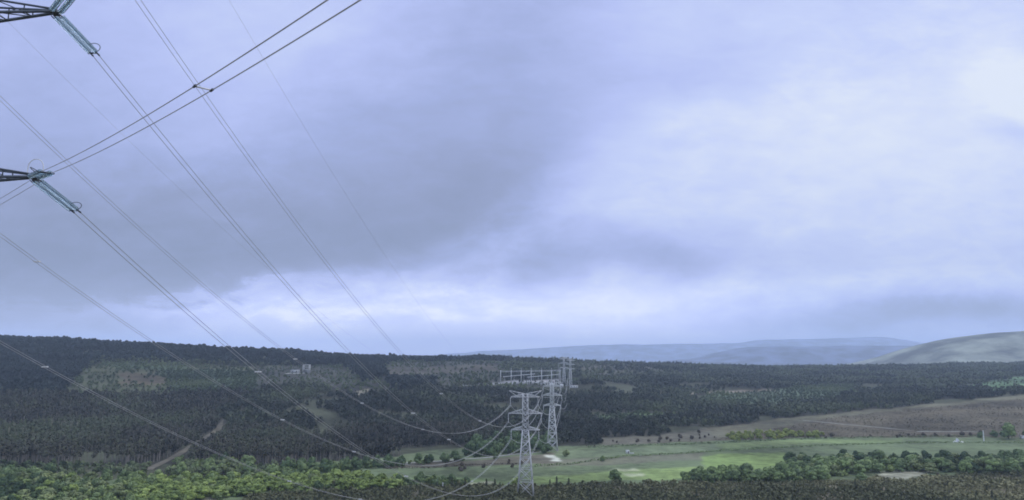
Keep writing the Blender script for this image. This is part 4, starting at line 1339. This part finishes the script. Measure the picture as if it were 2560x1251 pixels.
# white stakes at the heath edge
for px, r0, r1 in ((1107, 1224, 1210), (1114, 1216, 1207), (1122, 1217, 1209), (1136, 1216, 1208)):
    x, y, z = gp(px, r0)
    m = MB()
    hh = (r0 - r1) * y / F
    m.bar((0, 0, -.3), (0, 0, hh), .55, .4, 6).box((0, -.05, hh + .1), (.7, .5, .25))
    tag(m.build('marker_post', M['white'], None, loc=(x, y, z)), 'short white marker post in the row at the upper edge of the heath', 'post', 'white marker posts at the heath edge')

# ------------------------------------------------------------------ haze
hm = bpy.data.materials.new('haze_air')
hm.use_nodes = True
N, L = hm.node_tree.nodes, hm.node_tree.links
N.clear()
out = N.new('ShaderNodeOutputMaterial')
pv = N.new('ShaderNodeVolumePrincipled')
pv.inputs['Color'].default_value = (.66, .80, 1.0, 1)
pv.inputs['Density'].default_value = 1.05e-4
pv.inputs['Density Attribute'].default_value = ''
pv.inputs['Color Attribute'].default_value = ''
pv.inputs['Temperature Attribute'].default_value = ''
pv.inputs['Anisotropy'].default_value = 0.0
L.new(pv.outputs[0], out.inputs['Volume'])
try: hm.cycles.homogeneous_volume = True
except Exception: pass
zlow = float(min(gz.min(), -110)) - 1
m = MB().box((0, 0, (zlow + 470) / 2), (36000, 36000, 470 - zlow))
hz_ = m.build('haze', hm)
tag(hz_, 'pale blue air haze filling the whole valley', 'haze', kind='stuff')

# ------------------------------------------------------------------ sky
wd = bpy.data.worlds.new('World')
SC.world = wd
wd.use_nodes = True
N, L = wd.node_tree.nodes, wd.node_tree.links
bg = N['Background']
SUN_EL, SUN_AZ = math.radians(48), math.radians(62)   # sun behind the cloud, to the right


class X:
    def __init__(s, o): s.o = o
    @staticmethod
    def w(v): return v if isinstance(v, X) else X(v)
    def op(s, kind, *o):
        n = N.new('ShaderNodeMath'); n.operation = kind
        for i, q in enumerate((s,) + o):
            q = q.o if isinstance(q, X) else q
            if isinstance(q, (int, float)): n.inputs[i].default_value = q
            else: L.new(q, n.inputs[i])
        return X(n.outputs[0])
    def __add__(s, b): return s.op('ADD', b)
    __radd__ = __add__
    def __sub__(s, b): return s.op('SUBTRACT', b)
    def __mul__(s, b): return s.op('MULTIPLY', b)
    __rmul__ = __mul__
    def __truediv__(s, b): return s.op('DIVIDE', b)
    def max(s, b): return s.op('MAXIMUM', b)
    def min(s, b): return s.op('MINIMUM', b)
    def exp(s): return (s * 1.0).op('EXPONENT') if False else X(2.718281828).op('POWER', s)
    def step(s, a, b, ca=0., cb=1.):
        n = N.new('ShaderNodeMapRange'); n.interpolation_type = 'SMOOTHSTEP'
        L.new(s.o, n.inputs[0])
        for i, q in enumerate((a, b, ca, cb)): n.inputs[i + 1].default_value = q
        return X(n.outputs[0])


tc = N.new('ShaderNodeTexCoord')
sx = N.new('ShaderNodeSeparateXYZ')
L.new(tc.outputs['Generated'], sx.inputs[0])
dx, dy, dz = (X(sx.outputs[i]) for i in range(3))
fwd = dy.max(.08)
U = dx / fwd
V = dz / fwd


def noise(a, b_, c, scale, detail=5, rough=.55, dist=0.):
    cb = N.new('ShaderNodeCombineXYZ')
    for i, q in enumerate((a, b_, c)):
        if isinstance(q, X): L.new(q.o, cb.inputs[i])
        else: cb.inputs[i].default_value = q
    n = N.new('ShaderNodeTexNoise')
    n.inputs['Scale'].default_value = scale; n.inputs['Detail'].default_value = detail; n.inputs['Roughness'].default_value = rough
    n.inputs['Distortion'].default_value = dist
    L.new(cb.outputs[0], n.inputs['Vector'])
    return X(n.outputs[0])


# cloud-plane coordinates: clouds shrink and flatten toward the horizon
zc_ = dz.max(0) + .16
cx, cy = dx / zc_, dy / zc_
nA = noise(cx, cy, 0., .55, 6, .52) - .5
nB = noise(cx, cy, 4.2, 1.5, 6, .55, .3) - .5
nW = noise(U, V * 1.6, 1.3, 4.0, 6, .6) - .5
nX = noise(U, V * 1.6, 7.7, 4.0, 6, .6) - .5
nF = noise(U, V * 2.2, 3.1, 11., 6, .6, .4) - .5
Uw = U + nW * .16
Vw = V + nX * .10


def blob(px, py, rx, ry, amp, warp=True):
    u0, v0 = (float(q) for q in ray(px, py))
    a = ((Uw if warp else U) - u0) / (rx / F)
    b_ = ((Vw if warp else V) - v0) / (ry / F)
    return (a * a + b_ * b_).op('MULTIPLY', -.7).exp() * amp


nC = noise(U, V * 2.0, 9.4, 7.5, 7, .62, .6) - .5
nD = noise(U, V * 2.4, 5.5, 17., 7, .64, .8) - .5
s = nA * .20 + .70
lowb = V.step(.06, .30, 1.9, 1.0)
s = s + nB * .18 + nF * .20 * lowb + nD * .13 * lowb
for q in [(1020, 590, 420, 120, -.18), (420, 620, 520, 150, -.16), (60, 560, 420, 300, -.18), (60, 200, 300, 330, -.16), (1300, 450, 260, 120, -.14), (600, 330, 500, 160, -.05),
          (690, 800, 190, 50, .16), (1400, 750, 460, 60, .24), (1560, 560, 180, 130, .16), (1650, 640, 210, 60, -.30), (1310, 690, 130, 40, -.18), (2360, 775, 380, 44, -.60), (1360, 640, 240, 60, -.14), (1780, 800, 300, 30, -.08),
          (2530, 215, 130, 100, .30), (1950, 340, 480, 200, .14), (2380, 480, 420, 220, .16), (1900, 720, 260, 30, .16), (1700, 180, 240, 80, -.14), (60, 800, 300, 70, -.34), (350, 790, 120, 30, .06),
          (900, 60, 500, 140, .06), (2300, 60, 500, 140, .06), (2520, 300, 90, 40, -.18), (2420, 690, 240, 30, .10)]:
    s = s + blob(*q)
# the ragged lower edge of the grey cloud deck
fc = N.new('ShaderNodeFloatCurve')
cur = fc.mapping.curves[0]
epts = [(-400, 765), (0, 755), (300, 748), (600, 718), (850, 732), (1000, 694), (1150, 645), (1300, 570), (1450, 455), (1600, 335), (1900, 180)]
eu = [(float(ray(p, r_)[0]), float(ray(p, r_)[1])) for p, r_ in epts]
while len(cur.points) < len(eu): cur.points.new(.5, .5)
for p_, (u_, v_) in zip(cur.points, eu):
    p_.location = ((u_ + 1.0) / 2.0, v_)
fc.mapping.update()
un = (U + nW * .05 + 1.0) / 2.0
L.new(un.o, fc.inputs['Value'])
soft = U.step(-.45, .15, .7, 3.0)
dv = (V + nC * .15 + nF * .05 + nD * .014 - X(fc.outputs[0])) / soft
deck = dv.step(-.010, .030) * dv.step(.04, .36, 1, 0) * U.step(-.02, .24, 1, 0)
s = s - deck * .34
# a paler torn fringe just under the deck
s = s + dv.step(-.05, -.012) * dv.step(-.012, .012, 1, 0) * U.step(-.10, .12, 1, .2) * U.step(-.62, -.38) * (nF * 2.4 + nD * 2.0 + 1.0) * .13
s = s.max(0.).min(1.)
cr = N.new('ShaderNodeValToRGB')
L.new(s.o, cr.inputs[0])
def lin(c): return tuple(((q / 255 + .055) / 1.055) ** 2.4 if q > 10 else q / 3294 for q in c)
stops = [(0, (138, 149, 180)), (.2, (150, 161, 198)), (.42, (167, 180, 227)), (.62, (187, 199, 249)), (.8, (204, 216, 255)), (1., (232, 240, 255))]
els = cr.color_ramp.elements
els[0].position, els[1].position = 0, 1
for p_, c_ in stops[1:-1]: els.new(p_)
for e_, (p_, c_) in zip(els, stops): e_.color = (*lin(c_), 1)
# overcast dome: unseen sky overhead and behind, brightened and whitened to light the land
zen = dz.step(.5, .95)
bh = dy.step(.25, -.4)
w = zen.max(bh * dz.step(.0, .3))
nm = N.new('ShaderNodeMix'); nm.data_type = 'RGBA'
L.new(w.o, nm.inputs['Factor'])
L.new(cr.outputs[0], nm.inputs['A'])
nm.inputs['B'].default_value = (.92, 1.05, 1.36, 1)
hor = V.step(.02, .14, .62, .0) * U.step(.2, .5, 1, .62) + 1.0
sc_ = N.new('ShaderNodeVectorMath'); sc_.operation = 'SCALE'
wh = V.step(.01, .17, 1., 0.) * U.step(.18, .45, 1, 0)
wt = N.new('ShaderNodeMix'); wt.data_type = 'RGBA'; wt.blend_type = 'MULTIPLY'
L.new(wh.o, wt.inputs['Factor']); L.new(nm.outputs['Result'], wt.inputs['A']); wt.inputs['B'].default_value = (1.10, 1.03, 1.0, 1)
L.new(wt.outputs['Result'], sc_.inputs[0])
L.new((hor * 10.0).o, sc_.inputs['Scale'])
sky = N.new('ShaderNodeTexSky')
sky.sky_type = 'NISHITA'
sky.sun_disc = False
sky.sun_elevation = SUN_EL
sky.sun_rotation = SUN_AZ
mx = N.new('ShaderNodeMix'); mx.data_type = 'RGBA'
mx.inputs['Factor'].default_value = .96
L.new(sky.outputs[0], mx.inputs['A']); L.new(sc_.outputs[0], mx.inputs['B'])
L.new(mx.outputs['Result'], bg.inputs['Color'])
bg.inputs['Strength'].default_value = .1

sun = bpy.data.lights.new('Sun', 'SUN')
sun.energy = 1.45
sun.angle = math.radians(25)
sun.color = (1, .93, .83)
so = bpy.data.objects.new('sun', sun)
COL.objects.link(so)
so.rotation_euler = (math.pi / 2 - SUN_EL, 0, -SUN_AZ + math.pi)
so.location = (0, 0, 300)

# ------------------------------------------------------------------ camera and render settings
cam = bpy.data.cameras.new('Camera')
cam.sensor_width = 36
cam.lens = 36 * F / 2560
cam.clip_start = .1
cam.clip_end = 40000
co = bpy.data.objects.new('Camera', cam)
COL.objects.link(co)
co.location = (0, 0, 0)
co.rotation_euler = (math.pi / 2 + PITCH, 0, 0)
SC.camera = co
SC.view_settings.view_transform = 'Standard'
SC.view_settings.look = 'None'
SC.view_settings.exposure = 0
SC.view_settings.gamma = 1
SC.render.engine = 'CYCLES'
SC.cycles.use_denoising = True
SC.cycles.max_bounces = 12
SC.cycles.transmission_bounces = 12
SC.cycles.diffuse_bounces = 2
SC.cycles.volume_bounces = 4
SC.cycles.transparent_max_bounces = 8
SC.render.film_transparent = False
SC.cycles.filter_width = 1.8
